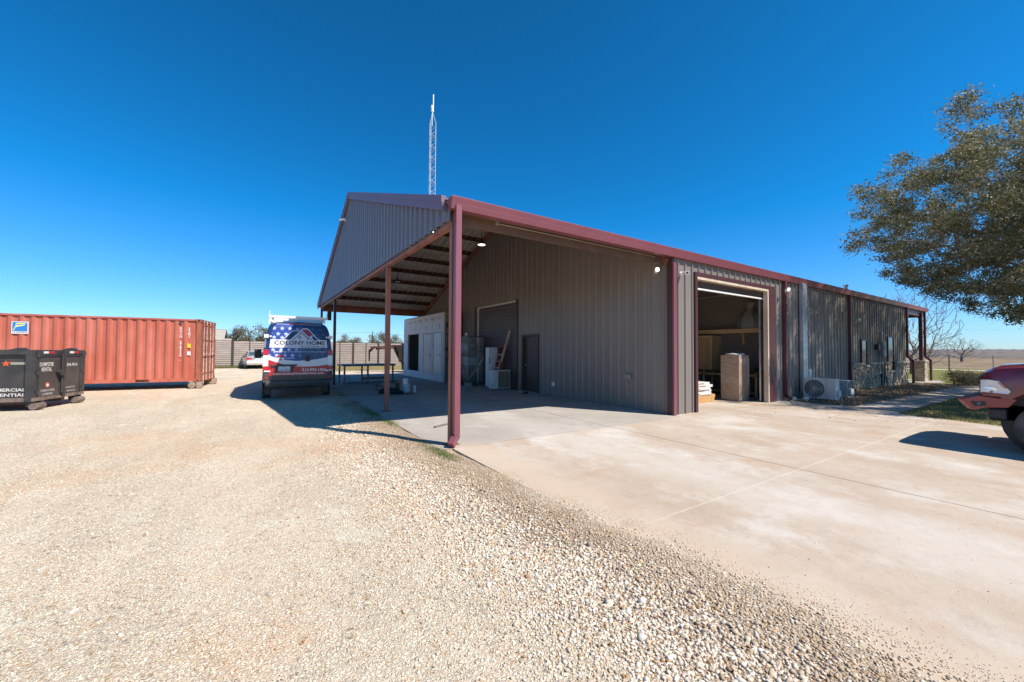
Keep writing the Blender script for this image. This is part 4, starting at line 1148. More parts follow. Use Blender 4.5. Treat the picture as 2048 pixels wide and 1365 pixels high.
for poly in ([(-5.33, 2.21), (-5.29, 2.33), (-5.26, 2.36), (-5.14, 2.385), (-5.06, 2.42), (-5.055, 2.45), (-5.15, 2.43), (-5.24, 2.42), (-5.29, 2.39), (-5.31, 2.33), (-5.345, 2.23)],
             [(-5.29, 2.42), (-5.26, 2.45), (-5.15, 2.46), (-5.05, 2.475), (-5.0, 2.52), (-5.08, 2.50), (-5.2, 2.505), (-5.26, 2.495), (-5.285, 2.46)]):
    q.prism(poly, lambda x, z: (x, -0.004, z), lambda x, z: (x, -0.001, z))
q.build('logo_letter', M_logoy, lg)
q = MB(); q.text('FLORENS', 0.065, (-5.36, 0.0025, 2.135), (1, 0, 0), (0, 0, 1), width=0.36); q.build('lettering', M_ltd, lg)
q = MB(); q.box((-0.73, -0.0, 2.62), (-0.64, 0.04, 2.70)); q.build('vent', M_steel, CT)
mt = mat('weathered_timber', (0.24, 0.17, 0.12), 0.9, col2=(0.36, 0.27, 0.2), vs=8, st=(0.3, 1, 1))
q = None
for x, y, lab in ((-0.14, 0.1, 'round timber block under the nearest corner of the red container'), (-0.1, CW - 0.15, 'timber block under the far door corner of the red container'), (-CL + 0.15, 0.1, 'timber block under the left end of the red container')):
    a = rad(-6.45); wx = -4.856 + x * math.cos(a) - y * math.sin(a); wy = 14.447 + x * math.sin(a) + y * math.cos(a)
    q = MB(); q.cyl((-0.12, -0.22, 0.122), (-0.12, 0.25, 0.122), 0.126, n=12); q.box((0.02, -0.2, 0), (0.2, 0.24, 0.248))
    o = q.build('timber_block', mt); o.location = (wx, wy, 0); tag(o, lab, 'timber block', 'blocks under the container')

# ------------------------------------------------------------------ dumpster
DP = thing('roll_off_dumpster', 'black steel roll off dumpster with white lettering in front of the red container', 'dumpster', (-7.687, 9.046, 0), rad(-13))
M_dk = mat('black_dumpster_paint', (0.035, 0.033, 0.034), 0.42, col2=(0.075, 0.065, 0.06), vs=2.6, lo=0.4, hi=0.8, bump=0.1)
M_dkp = mat('brownish_black_panel', (0.06, 0.048, 0.045), 0.5, col2=(0.09, 0.07, 0.062), vs=2)
M_rail = mat('rust_edged_steel', (0.22, 0.16, 0.13), 0.6, col2=(0.10, 0.08, 0.07), vs=6, st=(1, 1, 1))
DL, DWd, DB, DT = 4.2, 1.83, 0.22, 1.55
q = MB()
q.box((-DL, 0.04, DB + 0.06), (-0.05, 0.07, DT - 0.05)); q.box((-DL, DWd - 0.07, DB + 0.06), (-0.05, DWd - 0.04, DT - 0.05)); q.box((-DL, 0.07, DB + 0.06), (-DL + 0.03, DWd - 0.07, DT - 0.05)); q.box((-DL, 0.07, DB + 0.05), (-0.05, DWd - 0.07, DB + 0.09))
q.build('side_panel', M_dk, DP)
q = MB()
q.box((-DL, -0.03, DT - 0.12), (0.0, 0.09, DT)); q.box((-DL, DWd - 0.09, DT - 0.12), (0.0, DWd + 0.03, DT)); q.box((-DL, 0.09, DT - 0.12), (-DL + 0.1, DWd - 0.09, DT))
q.build('top_rim', M_dk, DP, bevel=0.01)
for y0, y1 in ((-0.03, 0.05), (DWd - 0.05, DWd + 0.03)):
    for x in (-DL + 0.05, -3.3, -2.5, -1.75, -1.0, -0.12):
        q = MB(); wdt = 0.13 if x > -0.2 else 0.07
        q.box((x, y0, DB), (x + wdt, y1, DT - 0.12)); q.build('side_post', M_dk, DP, bevel=0.008)
q = MB()
q.box((-DL, -0.02, DB), (-0.12, 0.06, DB + 0.1)); q.box((-DL, DWd - 0.06, DB), (-0.12, DWd + 0.02, DB + 0.1)); q.box((-DL, 0.5, 0.1), (-0.1, 0.6, DB)); q.box((-DL, DWd - 0.6, 0.1), (-0.1, DWd - 0.5, DB))
q.build('bottom_rail', M_rail, DP)
# rear gate: two doors with frames
q = MB(); q.box((-0.02, -0.02, DT - 0.13), (0.05, DWd + 0.02, DT)); q.box((-0.02, -0.02, DB), (0.05, DWd + 0.02, DB + 0.09), 1); q.box((-0.02, -0.02, DB + 0.09), (0.05, 0.10, DT - 0.13)); q.box((-0.02, DWd - 0.10, DB + 0.09), (0.05, DWd + 0.02, DT - 0.13)); q.box((0.0, DWd + 0.02, DT - 0.16), (0.04, DWd + 0.09, DT - 0.06)); q.build('gate_frame', [M_dk, M_rail], DP, bevel=0.006)
for y0, y1, hinge in ((0.105, 0.94, 1), (1.0, DWd - 0.105, 0)):
    q = MB(); q.box((0.0, y0, DB + 0.1), (0.03, y1, DT - 0.14)); g_ = q.build('gate_door', M_dkp, DP)
    q = MB(); q.box((0.03, y0, DT - 0.17), (0.05, y1, DT - 0.14)); q.box((0.03, y1 - 0.07, DB + 0.1), (0.055, y1, DT - 0.17)); q.box((0.03, y0, DB + 0.1), (0.055, y0 + 0.04, DT - 0.17)); q.build('door_stiffener', M_dk, g_)
q = MB(); q.box((0.05, 0.93, DB + 0.05), (0.10, 1.01, DT - 0.02)); q.cyl((0.1, 0.86, DB + 0.15), (0.1, 0.86, DT - 0.1), 0.022); q.box((0.06, 0.70, 0.93), (0.14, 0.92, 1.0)); q.box((0.10, 0.74, 0.86), (0.17, 0.86, 0.94)); q.build('latch', M_dk, DP, bevel=0.006)
for y in (0.06, DWd - 0.1):
    q = MB()
    for z in (0.95, 1.42, 0.45):
        q.cyl((0.07, y, z - 0.05), (0.07, y, z + 0.05), 0.025); 
    q.build('hinge', M_dk, DP)
for y0, y1 in ((0.27, 0.65), (1.21, 1.57)):
    q = MB(); q.box((0.05, y0, DT - 0.09), (0.054, y0 + 0.16, DT - 0.035), 0); q.box((0.05, y0 + 0.165, DT - 0.09), (0.054, y1, DT - 0.035), 1); q.build('reflector_tape', [M_decw, M_tail], DP)
for x, y in ((-0.35, 0.02), (-0.35, DWd - 0.02)):
    q = MB(); q.prism([(x - 0.12, DT), (x + 0.25, DT), (x + 0.18, DT + 0.06), (x + 0.08, DT + 0.06)], lambda a, z: (a, y - 0.05, z), lambda a, z: (a, y + 0.05, z)); q.build('tarp_hook', M_dk, DP)
for x, y in ((0.02, 0.02), (0.02, DWd - 0.33), (-DL + 0.2, 0.02), (-DL + 0.2, DWd - 0.33)):
    q = MB(); q.cyl((x, y, 0.085), (x, y + 0.32, 0.085), 0.085, n=18); q.build('ground_roller', M_rail, DP, smooth=40)
    q = MB(); q.box((x - 0.15, y + 0.02, 0.08), (x + 0.0, y + 0.06, DB)); q.box((x - 0.15, y + 0.24, 0.08), (x + 0.0, y + 0.28, DB)); q.build('roller_bracket', M_dk, DP)
M_dl = mat('dumpster_lettering', (0.60, 0.57, 0.54), 0.6)
def dt_(*a_, **k_):
    q = MB(); q.text(*a_, **k_); q.build('lettering', M_dl, DP)
E1 = dict(xd=(0, 1, 0), yd=(0, 0, 1))
dt_('DUMPSTER', 0.145, (0.034, 0.17, 1.12), width=0.48, bold=0.003, **E1); dt_('RENTAL', 0.145, (0.034, 0.24, 0.985), width=0.35, bold=0.003, **E1)
dt_('VETERAN OWNED', 0.085, (0.034, 0.23, 0.44), width=0.48, **E1); dt_('& OPERATED', 0.085, (0.034, 0.30, 0.345), width=0.34, **E1)
dt_('0-596-9014', 0.13, (0.034, 1.05, 1.09), width=0.5, bold=0.002, **E1); dt_('WE DROP OFF -', 0.07, (0.034, 1.12, 0.46), width=0.38, **E1); dt_('- WE PICK UP', 0.07, (0.034, 1.12, 0.36), width=0.38, **E1)
S1 = dict(xd=(1, 0, 0), yd=(0, 0, 1))
dt_('COMMERCIAL', 0.11, (-1.0, 0.03, 0.49), width=0.87, bold=0.003, **S1); dt_('RESIDENTIAL', 0.11, (-1.0, 0.03, 0.36), width=0.87, bold=0.003, **S1)
q = MB(); q.box((-0.44, 0.034, 1.175), (-0.14, 0.038, 1.235)); q.build('nameplate', mat('olive_grey', (0.3, 0.3, 0.25), 0.6), DP)
q = MB(); q.prism(star_poly(-0.52, 1.20, 0.085), lambda x, z: (x, 0.030, z), lambda x, z: (x, 0.036, z)); q.prism([(-0.5, 1.235), (-0.36, 1.25), (-0.45, 1.215)], lambda x, z: (x, 0.028, z), lambda x, z: (x, 0.032, z)); q.build('red_star', mat('orange_red', (0.6, 0.11, 0.04), 0.5), DP)
q = MB(); q.lathe([(0.068, 0), (0.068, 0.004)], (0.031, 0.46, 0.61), (1, 0, 0), 20); b_ = q.build('round_badge', mat('orange_red_badge', (0.6, 0.13, 0.06), 0.5), DP)
q = MB(); q.lathe([(0.035, 0.001), (0.035, 0.0065)], (0.031, 0.46, 0.61), (1, 0, 0), 16); q.build('badge_center', M_decw, b_)
# ------------------------------------------------------------------ trees and plants
def leaf_mat(name, rough=0.5, tr=0.25):
    m, nt, p = base_mat(name)
    a = nt.nodes.new('ShaderNodeAttribute'); a.attribute_name = 'col'
    nt.links.new(a.outputs['Color'], p.inputs['Base Color']); p.inputs['Roughness'].default_value = rough
    t = nt.nodes.new('ShaderNodeBsdfTranslucent'); nt.links.new(a.outputs['Color'], t.inputs['Color'])
    ms = nt.nodes.new('ShaderNodeMixShader'); ms.inputs[0].default_value = tr
    out = nt.nodes['Material Output']
    nt.links.new(p.outputs[0], ms.inputs[1]); nt.links.new(t.outputs[0], ms.inputs[2]); nt.links.new(ms.outputs[0], out.inputs['Surface'])
    return m
M_leaf = leaf_mat('oak_leaves', 0.62, 0.3)
M_grassb = leaf_mat('grass_blades', 0.6, 0.3)
M_bark = mat('grey_oak_bark', (0.19, 0.16, 0.135), 0.9, col2=(0.28, 0.24, 0.2), vs=6, st=(1, 1, 0.3), bump=0.8, bs=20)
M_barkp = mat('pale_bare_bark', (0.27, 0.22, 0.19), 0.9, col2=(0.17, 0.14, 0.12), vs=6, bump=0.4)


def skeleton(trunk, targets, r, seg=0.5, jit=0.12, wlen=0.3, sag=0.0):
    """grow branches from the trunk polyline to every target; returns nodes, parent indices"""
    P = [np.array(trunk[0], float)]; par = [-1]; L = [0.0]
    for t in trunk[1:]:
        P.append(np.array(t, float)); par.append(len(P) - 2); L.append(L[-1] + np.linalg.norm(P[-1] - P[-2]))
    n0 = max(1, len(P) - 3)
    top = P[-1]; order = np.argsort([np.linalg.norm(t - top) for t in targets])
    tips = []
    for k in order:
        t = targets[k]; A = np.array(P[n0:]); d = np.linalg.norm(A - t, axis=1)
        back = np.linalg.norm(A - top, axis=1)
        cost = d + wlen * np.array(L[n0:]) + 3.0 * np.clip(back - np.linalg.norm(t - top), 0, None)
        j = int(np.argmin(cost)) + n0; a = P[j]; D = np.linalg.norm(t - a); n = max(1, int(D / seg)); cur = j
        side = r.normal(0, 1, 3) * jit * D
        for i in range(1, n + 1):
            f = i / n
            q = a + (t - a) * f + side * math.sin(math.pi * f) * 0.6 + np.array([0, 0, -sag * D * math.sin(math.pi * f)])
            if i < n: q = q + r.normal(0, jit * 0.25 * seg, 3)
            P.append(q); par.append(cur); cur = len(P) - 1; L.append(L[par[-1]] + np.linalg.norm(q - P[par[-1]]))
        tips.append(cur)
    return P, par, tips


def limb_mesh(name, P, par, tips, r0, expo, m, parent, rmin=0.006, sides=6):
    cnt = np.zeros(len(P))
    for t in tips: cnt[t] += 1
    for i in range(len(P) - 1, 0, -1): cnt[par[i]] += cnt[i]
    R = np.maximum(rmin, r0 * (np.maximum(cnt, 0.5) / max(1, cnt[0])) ** expo)
    V = []; F = []
    for i in range(1, len(P)):
        a, b = P[par[i]], P[i]; d = b - a; ln = np.linalg.norm(d)
        if ln < 1e-5: continue
        d /= ln; u = np.cross(d, [0, 0, 1.0]) if abs(d[2]) < 0.95 else np.cross(d, [1.0, 0, 0]); u /= np.linalg.norm(u); v = np.cross(d, u)
        k = sides if R[i] > 0.03 else (4 if R[i] > 0.012 else 3); o = len(V)
        ra = min(R[par[i]], R[i] * 1.35)
        for p, rr in ((a, ra), (b, R[i])):
            for s in range(k):
                t = 2 * math.pi * s / k; V.append(p + (u * math.cos(t) + v * math.sin(t)) * rr)
        for s in range(k):
            F.append((o + s, o + (s + 1) % k, o + k + (s + 1) % k, o + k + s))
    return npmesh(name, V, F, m, parent, smooth=True), R


def leaves(name, centers, dirs, n, spread, size, colr, m, parent, r, flat=0.7):
    """leaf quads scattered round the twig ends"""
    C = np.repeat(centers, n, 0); D = np.repeat(dirs, n, 0); N = len(C)
    off = r.normal(0, 1, (N, 3)) * spread * np.array([1, 1, flat])
    C = C + off - D * (r.random((N, 1)) * spread * 1.6)
    a = r.normal(0, 1, (N, 3)); a /= np.linalg.norm(a, axis=1)[:, None]
    b = np.cross(a, r.normal(0, 1, (N, 3))); b /= np.linalg.norm(b, axis=1)[:, None]
    s = size * r.uniform(0.6, 1.35, (N, 1))
    V = np.stack([C - a * s, C + b * s * 0.42, C + a * s, C - b * s * 0.42], 1).reshape(-1, 3)
    F = np.arange(N * 4).reshape(N, 4)
    cols = np.array(colr)[r.integers(0, len(colr), N)] * r.uniform(0.7, 1.25, (N, 1))
    return npmesh(name, V, F, m, parent, cols=cols)


def shell_points(r, n, c, rad_, inner=0.35, lump=0.18, zcut=None, seed=1):
    rr = np.random.default_rng(seed); ks = rr.normal(0, 1, (6, 3)) * 2.2; ph = rr.uniform(0, 6.3, 6); out = []
    while len(out) < n:
        d = r.normal(0, 1, 3); d /= np.linalg.norm(d)
        lim = 1 + lump * sum(math.sin(float(k @ d) + p) for k, p in zip(ks, ph)) / 2.4
        rho = lim * (inner + (1 - inner) * r.random() ** 0.55)
        p = np.array(c) + d * np.array(rad_) * rho
        if zcut is not None and p[2] < zcut(p): continue
        out.append(p)
    return np.array(out)


OAK = [(0.15, 0.155, 0.065), (0.19, 0.185, 0.085), (0.24, 0.225, 0.115), (0.32, 0.29, 0.17), (0.10, 0.105, 0.045), (0.12, 0.12, 0.05), (0.28, 0.22, 0.12)]
# live oak to the right of the building
T0 = thing('oak_tree', 'big spreading olive green oak leaning into view over the tree shaded side wall', 'tree', (20.6, -7.6, 0))
r = np.random.default_rng(11)
cen = np.array([20.3, -6.3, 6.1]); o0 = np.array([20.6, -7.6, 0])
pts = shell_points(r, 2300, cen, (8.6, 6.2, 4.4), 0.30, 0.15, None, 5)
def crown_ok(p):
    v = np.array(p[:2]) - np.array([CAM.x, CAM.y]); dp = v[0] * fw.x + v[1] * fw.y; rho = (v[0] * rt.x + v[1] * rt.y) / dp; tau = (p[2] - CAM.z) / dp
    lo = np.interp(rho, [0.885, 0.96, 1.07, 1.19, 1.32, 1.6], [0.31, 0.205, 0.15, 0.105, 0.075, 0.06]); hi = np.interp(rho, [0.885, 0.92, 1.0, 1.11, 1.2, 1.33, 1.6], [0.33, 0.44, 0.51, 0.56, 0.60, 0.62, 0.66])
    return rho > 0.885 and lo < tau < hi
pts = np.array([p for p in pts if crown_ok(p)])
def at_(rho, tau, dp): return [CAM.x + dp * (math.sin(YAW) + rho * math.cos(YAW)), CAM.y + dp * (math.cos(YAW) - rho * math.sin(YAW)), CAM.z + tau * dp]
extra = np.array([at_(rho + r.normal(0, 0.008), tau, 12 + r.normal(0, 0.4)) for rho, tau in ((1.175, 0.685), (1.16, 0.67), (1.195, 0.67), (1.15, 0.64), (1.19, 0.64), (1.21, 0.62), (1.17, 0.62), (1.13, 0.60), (1.28, 0.66), (1.31, 0.67), (1.30, 0.64), (0.875, 0.29), (0.885, 0.31), (0.88, 0.265), (0.90, 0.43), (0.895, 0.41))])
pts = np.concatenate([pts, extra]) - o0
tr = [(0, 0, -0.1), (0.05, 0.03, 0.7), (0.1, 0.1, 1.5), (0.0, 0.2, 2.2), (-0.1, 0.3, 2.9)]
P, par, tips = skeleton(tr, pts, r, 0.30, 0.10, 0.28, 0.03)
_, R = limb_mesh('trunk', P, par, tips, 0.42, 0.58, M_bark, T0, 0.006, 8)
PA = np.array(P); tip = PA[tips]; dr = np.array([PA[t] - PA[par[t]] for t in tips]); dr /= np.linalg.norm(dr, axis=1)[:, None] + 1e-9
# twigs: extra leaf centres along the thin limbs
thin = [i for i in range(5, len(P)) if R[i] < 0.016 and i not in set(tips)]
mid = PA[thin][::2]; mdr = np.array([PA[i] - PA[par[i]] for i in thin])[::2]; mdr /= np.linalg.norm(mdr, axis=1)[:, None] + 1e-9
ce = np.concatenate([tip, mid]); dd = np.concatenate([dr, mdr])
leaves('crown', ce, dd, 150, 0.15, 0.045, OAK, M_leaf, T0, r, 0.65)
print('oak centres', len(ce), 'tips', len(tip))

# bare tree behind the porch, smaller ones far off in the field
def bare_tree(label, loc, h, w_, seed, n=260, r0=0.2, lean_=0.0, group='leafless trees in the field'):
    T = thing('bare_tree', label, 'tree', loc, 0, group); r = np.random.default_rng(seed)
    pts = shell_points(r, n, (lean_, 0, h * 0.56), (w_, w_, h * 0.46), 0.35, 0.15, None, seed)
    P, par, tips = skeleton([(0, 0, -0.1), (0, 0, h * 0.08), (0.05, 0, h * 0.16), (0.0, 0.05, h * 0.22)], pts, r, h * 0.06, 0.025, 0.55)
    limb_mesh('trunk', P, par, tips, r0, 0.55, M_barkp, T, 0.008 + h * 0.0009, 6)
    return T
bare_tree('leafless tree with fine branches rising behind the porch post', (41.5, 3.0, 0), 6.6, 2.9, 3, 700, 0.15)
bare_tree('leafless twin oak standing alone on the far field right of the porch', (118, 11.5, 0), 5.4, 3.4, 5, 300, 0.24)
bare_tree('paler smaller leafless tree just left of the lone field oak', (116, 15.8, 0), 4.6, 2.8, 9, 240, 0.17)

# brushy trees beyond the fence
SCR = [(0.13, 0.11, 0.05), (0.17, 0.14, 0.07), (0.10, 0.095, 0.04), (0.21, 0.16, 0.085), (0.24, 0.18, 0.11)]
def scrub(label, loc, h, w_, seed, n=90, m=70):
    T = thing('scrub_tree', label, 'tree', loc, 0, 'scrubby trees beyond the panel fence'); r = np.random.default_rng(seed)
    pts = shell_points(r, n, (0, 0, h * 0.55), (w_, w_ * 0.8, h * 0.47), 0.3, 0.25, None, seed)
    P, par, tips = skeleton([(0, 0, -0.1), (0, 0, h * 0.1), (0, 0, h * 0.2)], pts, r, 0.5, 0.12, 0.25)
    limb_mesh('trunk', P, par, tips, 0.16, 0.5, M_barkp, T, 0.012, 5)
    PA = np.array(P); dr = np.array([PA[t] - PA[par[t]] for t in tips]); dr /= np.linalg.norm(dr, axis=1)[:, None] + 1e-9
    leaves('crown', PA[tips], dr, m, 0.30, 0.10, SCR, M_leaf, T, r, 0.8)
for a in (('tall olive scrub tree over the fence beside the dark light pole', (-5.1, 54, 0), 4.6, 1.9, 21),
          ('second scrub tree over the fence just left of the van', (-2.6, 54, 0), 4.7, 1.6, 22),
          ('low brown scrub tree peeping over the fence between the first two', (-3.9, 56, 0), 3.6, 1.5, 23, 60),
          ('low scrub tree hidden mostly behind the van roof', (1.2, 56, 0), 4.0, 2.6, 24),
          ('small dark scrub tree seen over the fence between the van and the second rust post', (6.6, 55, 0), 3.5, 1.3, 25, 60),
          ('round tan scrub tree over the fence behind the second rust post', (12.4, 55, 0), 4.2, 2.2, 26),
          ('wide low scrub tree between the rust post and the house wrap shed', (15.0, 58, 0), 3.6, 2.6, 27),
          ('flat scrub tree over the fence seen above the steel table', (9.2, 60, 0), 3.3, 1.8, 28, 60)):
    scrub(*a)

# bush beside the porch
T = thing('shrub', 'grey green shrub growing at the end of the mulch bed by the porch', 'bush', (26.8, -1.9, 0)); r = np.random.default_rng(31)
pts = np.concatenate([shell_points(r, 90, (0, 0, 0.35), (0.95, 0.75, 0.38), 0.3, 0.2, None, 31), shell_points(r, 70, (1.0, -0.9, 0.32), (0.8, 0.7, 0.35), 0.3, 0.2, None, 32)])
P, par, tips = skeleton([(0.2, -0.1, -0.05), (0.2, -0.1, 0.05), (0.25, -0.15, 0.1)], pts, r, 0.15, 0.1, 0.2)
limb_mesh('trunk', P, par, tips, 0.03, 0.5, M_bark, T, 0.004, 4)
PA = np.array(P); dr = np.array([PA[t] - PA[par[t]] for t in tips]); dr /= np.linalg.norm(dr, axis=1)[:, None] + 1e-9
leaves('crown', PA[tips], dr, 90, 0.10, 0.028, [(0.09, 0.085, 0.05), (0.14, 0.12, 0.075), (0.07, 0.07, 0.035), (0.2, 0.16, 0.1)], M_leaf, T, r, 0.9)


def blades(name, xy, h, w_, cols, r, label=None, kind='stuff', z0=0.0, lean_=0.5):
    N = len(xy); t = r.uniform(0, 6.283, N); hh = h * r.uniform(0.4, 1.2, N); d = np.stack([np.cos(t), np.sin(t)], 1)
    ln = r.normal(0, lean_, (N, 2)) * hh[:, None]
    b = np.column_stack([xy, np.full(N, z0)]); e = np.column_stack([d * w_ / 2, np.zeros(N)])
    tp = b + np.column_stack([ln, hh])
    V = np.stack([b - e, b + e, tp], 1).reshape(-1, 3); F = np.arange(N * 3).reshape(N, 3)
    c = np.array(cols)[r.integers(0, len(cols), N)] * r.uniform(0.75, 1.3, (N, 1))
    o = npmesh(name, V, F, M_grassb, None, cols=c); return tag(o, kind=kind)


GR = [(0.16, 0.17, 0.045), (0.24, 0.23, 0.07), (0.36, 0.30, 0.13), (0.42, 0.35, 0.17), (0.13, 0.13, 0.035)]
DRY = [(0.50, 0.41, 0.20), (0.42, 0.33, 0.15), (0.30, 0.27, 0.09), (0.58, 0.49, 0.27)]
r = np.random.default_rng(41)
N = 150000; xy = np.column_stack([r.uniform(11.1, 24, N), -2.9 - r.random(N) * 9])
lawn_edge = np.interp(xy[:, 1], [-12, -4.9, -2.9], [10.6, 11.08, 11.5])
xy = xy[xy[:, 0] > lawn_edge + r.normal(0, 0.03, len(xy))]
blades('lawn', xy, 0.055, 0.012, GR, r)
q = MB(); q.prism([(11.1, -4.9), (11.5, -2.88), (34, -2.88), (34, -16), (11.1, -16)], lambda x, y: (x, y, 0.0), lambda x, y: (x, y, -0.1)); q.build('lawn_soil', mat('lawn_soil', (0.16, 0.16, 0.06), 0.95, col2=(0.27, 0.23, 0.11), vs=1.6, bump=0.5, bs=30))['kind'] = 'structure'
# dry grass beyond the slab and along the fence
N = 60000; xy = np.column_stack([r.uniform(0, 12, N), r.uniform(25.5, 34.8, N)]); blades('dry_grass', xy, 0.12, 0.03, DRY, r)
N = 9000; xy = np.column_stack([r.uniform(-14, 1, N), 34.9 - np.abs(r.normal(0, 0.25, N))]); blades('weeds', xy, 0.22, 0.02, [(0.13, 0.16, 0.04), (0.22, 0.2, 0.08)], r)
# weeds along the slab edge
cl = []
for cx_, cy_, n, s in ((-0.33, -0.15, 500, 0.09), (-0.30, -0.45, 700, 0.10), (-0.28, -0.75, 350, 0.09), (-0.38, 0.25, 260, 0.10), (-0.28, 2.7, 500, 0.10), (-0.3, 2.35, 300, 0.1), (-0.33, 4.0, 700, 0.13), (-0.35, 4.5, 600, 0.12), (-0.33, 5.2, 300, 0.14), (-0.3, 6.4, 300, 0.14), (-0.3, 8.6, 250, 0.15)):
    cl.append(np.column_stack([r.normal(cx_, s * 0.7, n), r.normal(cy_, s * 1.6, n)]))
blades('edge_weeds', np.concatenate(cl), 0.045, 0.006, [(0.13, 0.20, 0.03), (0.18, 0.24, 0.05), (0.3, 0.27, 0.12), (0.10, 0.14, 0.03)], r, z0=0.0)
# leaf litter on the mulch
N = 9000; c = np.column_stack([r.uniform(12.2, 27, N), -r.random(N) ** 0.8 * 1.9, r.uniform(0.03, 0.06, N)])
o = leaves('leaf_litter', c, np.zeros_like(c), 1, 0.02, 0.03, [(0.30, 0.2, 0.12), (0.2, 0.13, 0.08), (0.42, 0.31, 0.2)], M_leaf, None, r, 0.3); o['kind'] = 'stuff'
N = 450; c = np.column_stack([r.uniform(8.5, 20, N), -r.random(N) * 4.0, np.full(N, 0.012)])
o = leaves('fallen_leaves', c, np.zeros_like(c), 1, 0.001, 0.016, [(0.20, 0.13, 0.08), (0.12, 0.08, 0.05)], M_leaf, None, r, 0.3); o['kind'] = 'stuff'

# ------------------------------------------------------------------ loose stones
def ico():
    t = (1 + 5 ** 0.5) / 2
    v = np.array([(-1, t, 0), (1, t, 0), (-1, -t, 0), (1, -t, 0), (0, -1, t), (0, 1, t), (0, -1, -t), (0, 1, -t), (t, 0, -1), (t, 0, 1), (-t, 0, -1), (-t, 0, 1)], float)
    v /= np.linalg.norm(v[0])
    f = np.array([(0, 11, 5), (0, 5, 1), (0, 1, 7), (0, 7, 10), (0, 10, 11), (1, 5, 9), (5, 11, 4), (11, 10, 2), (10, 7, 6), (7, 1, 8), (3, 9, 4), (3, 4, 2), (3, 2, 6), (3, 6, 8), (3, 8, 9), (4, 9, 5), (2, 4, 11), (6, 2, 10), (8, 6, 7), (9, 8, 1)])
    return v, f
IV, IF = ico()
STC = np.array([(0.64, 0.54, 0.42), (0.70, 0.62, 0.51), (0.57, 0.46, 0.34), (0.76, 0.70, 0.61), (0.50, 0.38, 0.26), (0.60, 0.49, 0.39), (0.38, 0.22, 0.11), (0.30, 0.26, 0.24)])
STP = np.array([0.24, 0.22, 0.16, 0.13, 0.10, 0.09, 0.04, 0.02])
M_stone = mat('limestone_chips', (0.7, 0.6, 0.5), 0.9, attr=True, spec=0.15, bump=0.2, bs=150)
def stones(name, xyz, size, r, flat=0.5, cols=STC, pr=STP, brown=None):
    N = len(xyz); S_ = size[:, None] * np.stack([r.uniform(0.75, 1.5, N), r.uniform(0.6, 1.05, N), r.uniform(0.35, 0.8, N) * flat / 0.55], 1)
    V = IV[None] * (1 + r.uniform(-0.28, 0.28, (N, 12, 1))) * S_[:, None, :]
    t = r.uniform(0, 6.283, N); c, s = np.cos(t), np.sin(t); tl = r.normal(0, 0.28, N)
    x = V[..., 0]; z = V[..., 2] + x * tl[:, None] * 0.8; y = V[..., 1]
    X = x * c[:, None] - y * s[:, None]; Y = x * s[:, None] + y * c[:, None]
    V = np.stack([X, Y, z], 2) + xyz[:, None, :]
    F = (IF[None] + (np.arange(N) * 12)[:, None, None]).reshape(-1, 3)
    C = cols[r.choice(len(cols), N, p=pr)] * r.uniform(0.82, 1.12, (N, 1))
    if brown is not None:
        C = C * (1 - brown[:, None]) + np.array((0.40, 0.27, 0.16)) * r.uniform(0.7, 1.25, (N, 1)) * brown[:, None]
    C = np.repeat(np.clip(C, 0, 0.88), 20, 0)
    return npmesh(name, V.reshape(-1, 3), F, M_stone, None, cols=C)
def lotz(x, y): return lot_z(x, y) + 0.026 * np.exp(-((x - edge_x(y) + 0.45) / 0.35) ** 2) + 0.004
r = np.random.default_rng(51)
camx, camy = CAM.x, CAM.y
fwd = np.array([math.sin(YAW), math.cos(YAW)]); rgt = np.array([math.cos(YAW), -math.sin(YAW)])
def sample(n, d0, d1):
    """points in the strip of ground between two distances, thinned to the gravel"""
    d = np.sqrt(r.uniform(d0 ** 2, d1 ** 2, n)); a = r.uniform(-1.42, 1.42, n) * d
    p = np.array([camx, camy]) + d[:, None] * fwd + a[:, None] * rgt
    return p, d
xs = []; sz = []
for n, d0, d1, lo, hi in ((60000, 1.6, 3.2, 0.0055, 0.0125), (72000, 3.2, 6.0, 0.007, 0.014), (52000, 6.0, 11.0, 0.009, 0.017)):
    p, d = sample(n, d0, d1); e = edge_x(p[:, 1]); g = e - p[:, 0]
    patch = hnoise(p[:, 0] * 1.3, p[:, 1] * 1.3, 77)
    band = np.exp(-((g - 0.9) / 0.75) ** 2)
    prob = np.where(g > 0, np.clip(0.34 + 0.75 * band + 0.7 * patch * (1 - band), 0.05, 1), 0.35 * np.exp(g / 0.07) + 0.004)
    k = r.random(n) < prob; p = p[k]; s = np.exp(r.uniform(math.log(lo), math.log(hi), len(p))); b = band[k]
    s = s * (0.62 + 0.85 * b * r.random(len(p)) ** 0.5); s[r.random(len(p)) < 0.012] *= 1.7
    s = np.where(g[k] < 0, s * 0.7, s); xs.append(p); sz.append(s)
p = np.concatenate(xs); s = np.concatenate(sz); e = edge_x(p[:, 1])
z = np.where(p[:, 0] < e + 0.02, np.maximum(lotz(p[:, 0], p[:, 1]), -0.02), 0.006)
z = np.maximum(z, np.where(p[:, 0] > -0.02, 0.006, -1)) + s * r.uniform(0.05, 0.5, len(p))
inb = (p[:, 0] > -11.8) & (p[:, 1] > -9.8) & (p[:, 1] < 8.8)
gg = edge_x(p[:, 1]) - p[:, 0]; bw = np.exp(-((gg - 0.38) / 0.36) ** 2) * r.random(len(p)) ** 0.6 * 0.8 + (r.random(len(p)) < 0.06) * 0.5
o = stones('loose_gravel', np.column_stack([p, z])[inb], s[inb], r, brown=np.clip(bw, 0, 0.9)[inb])
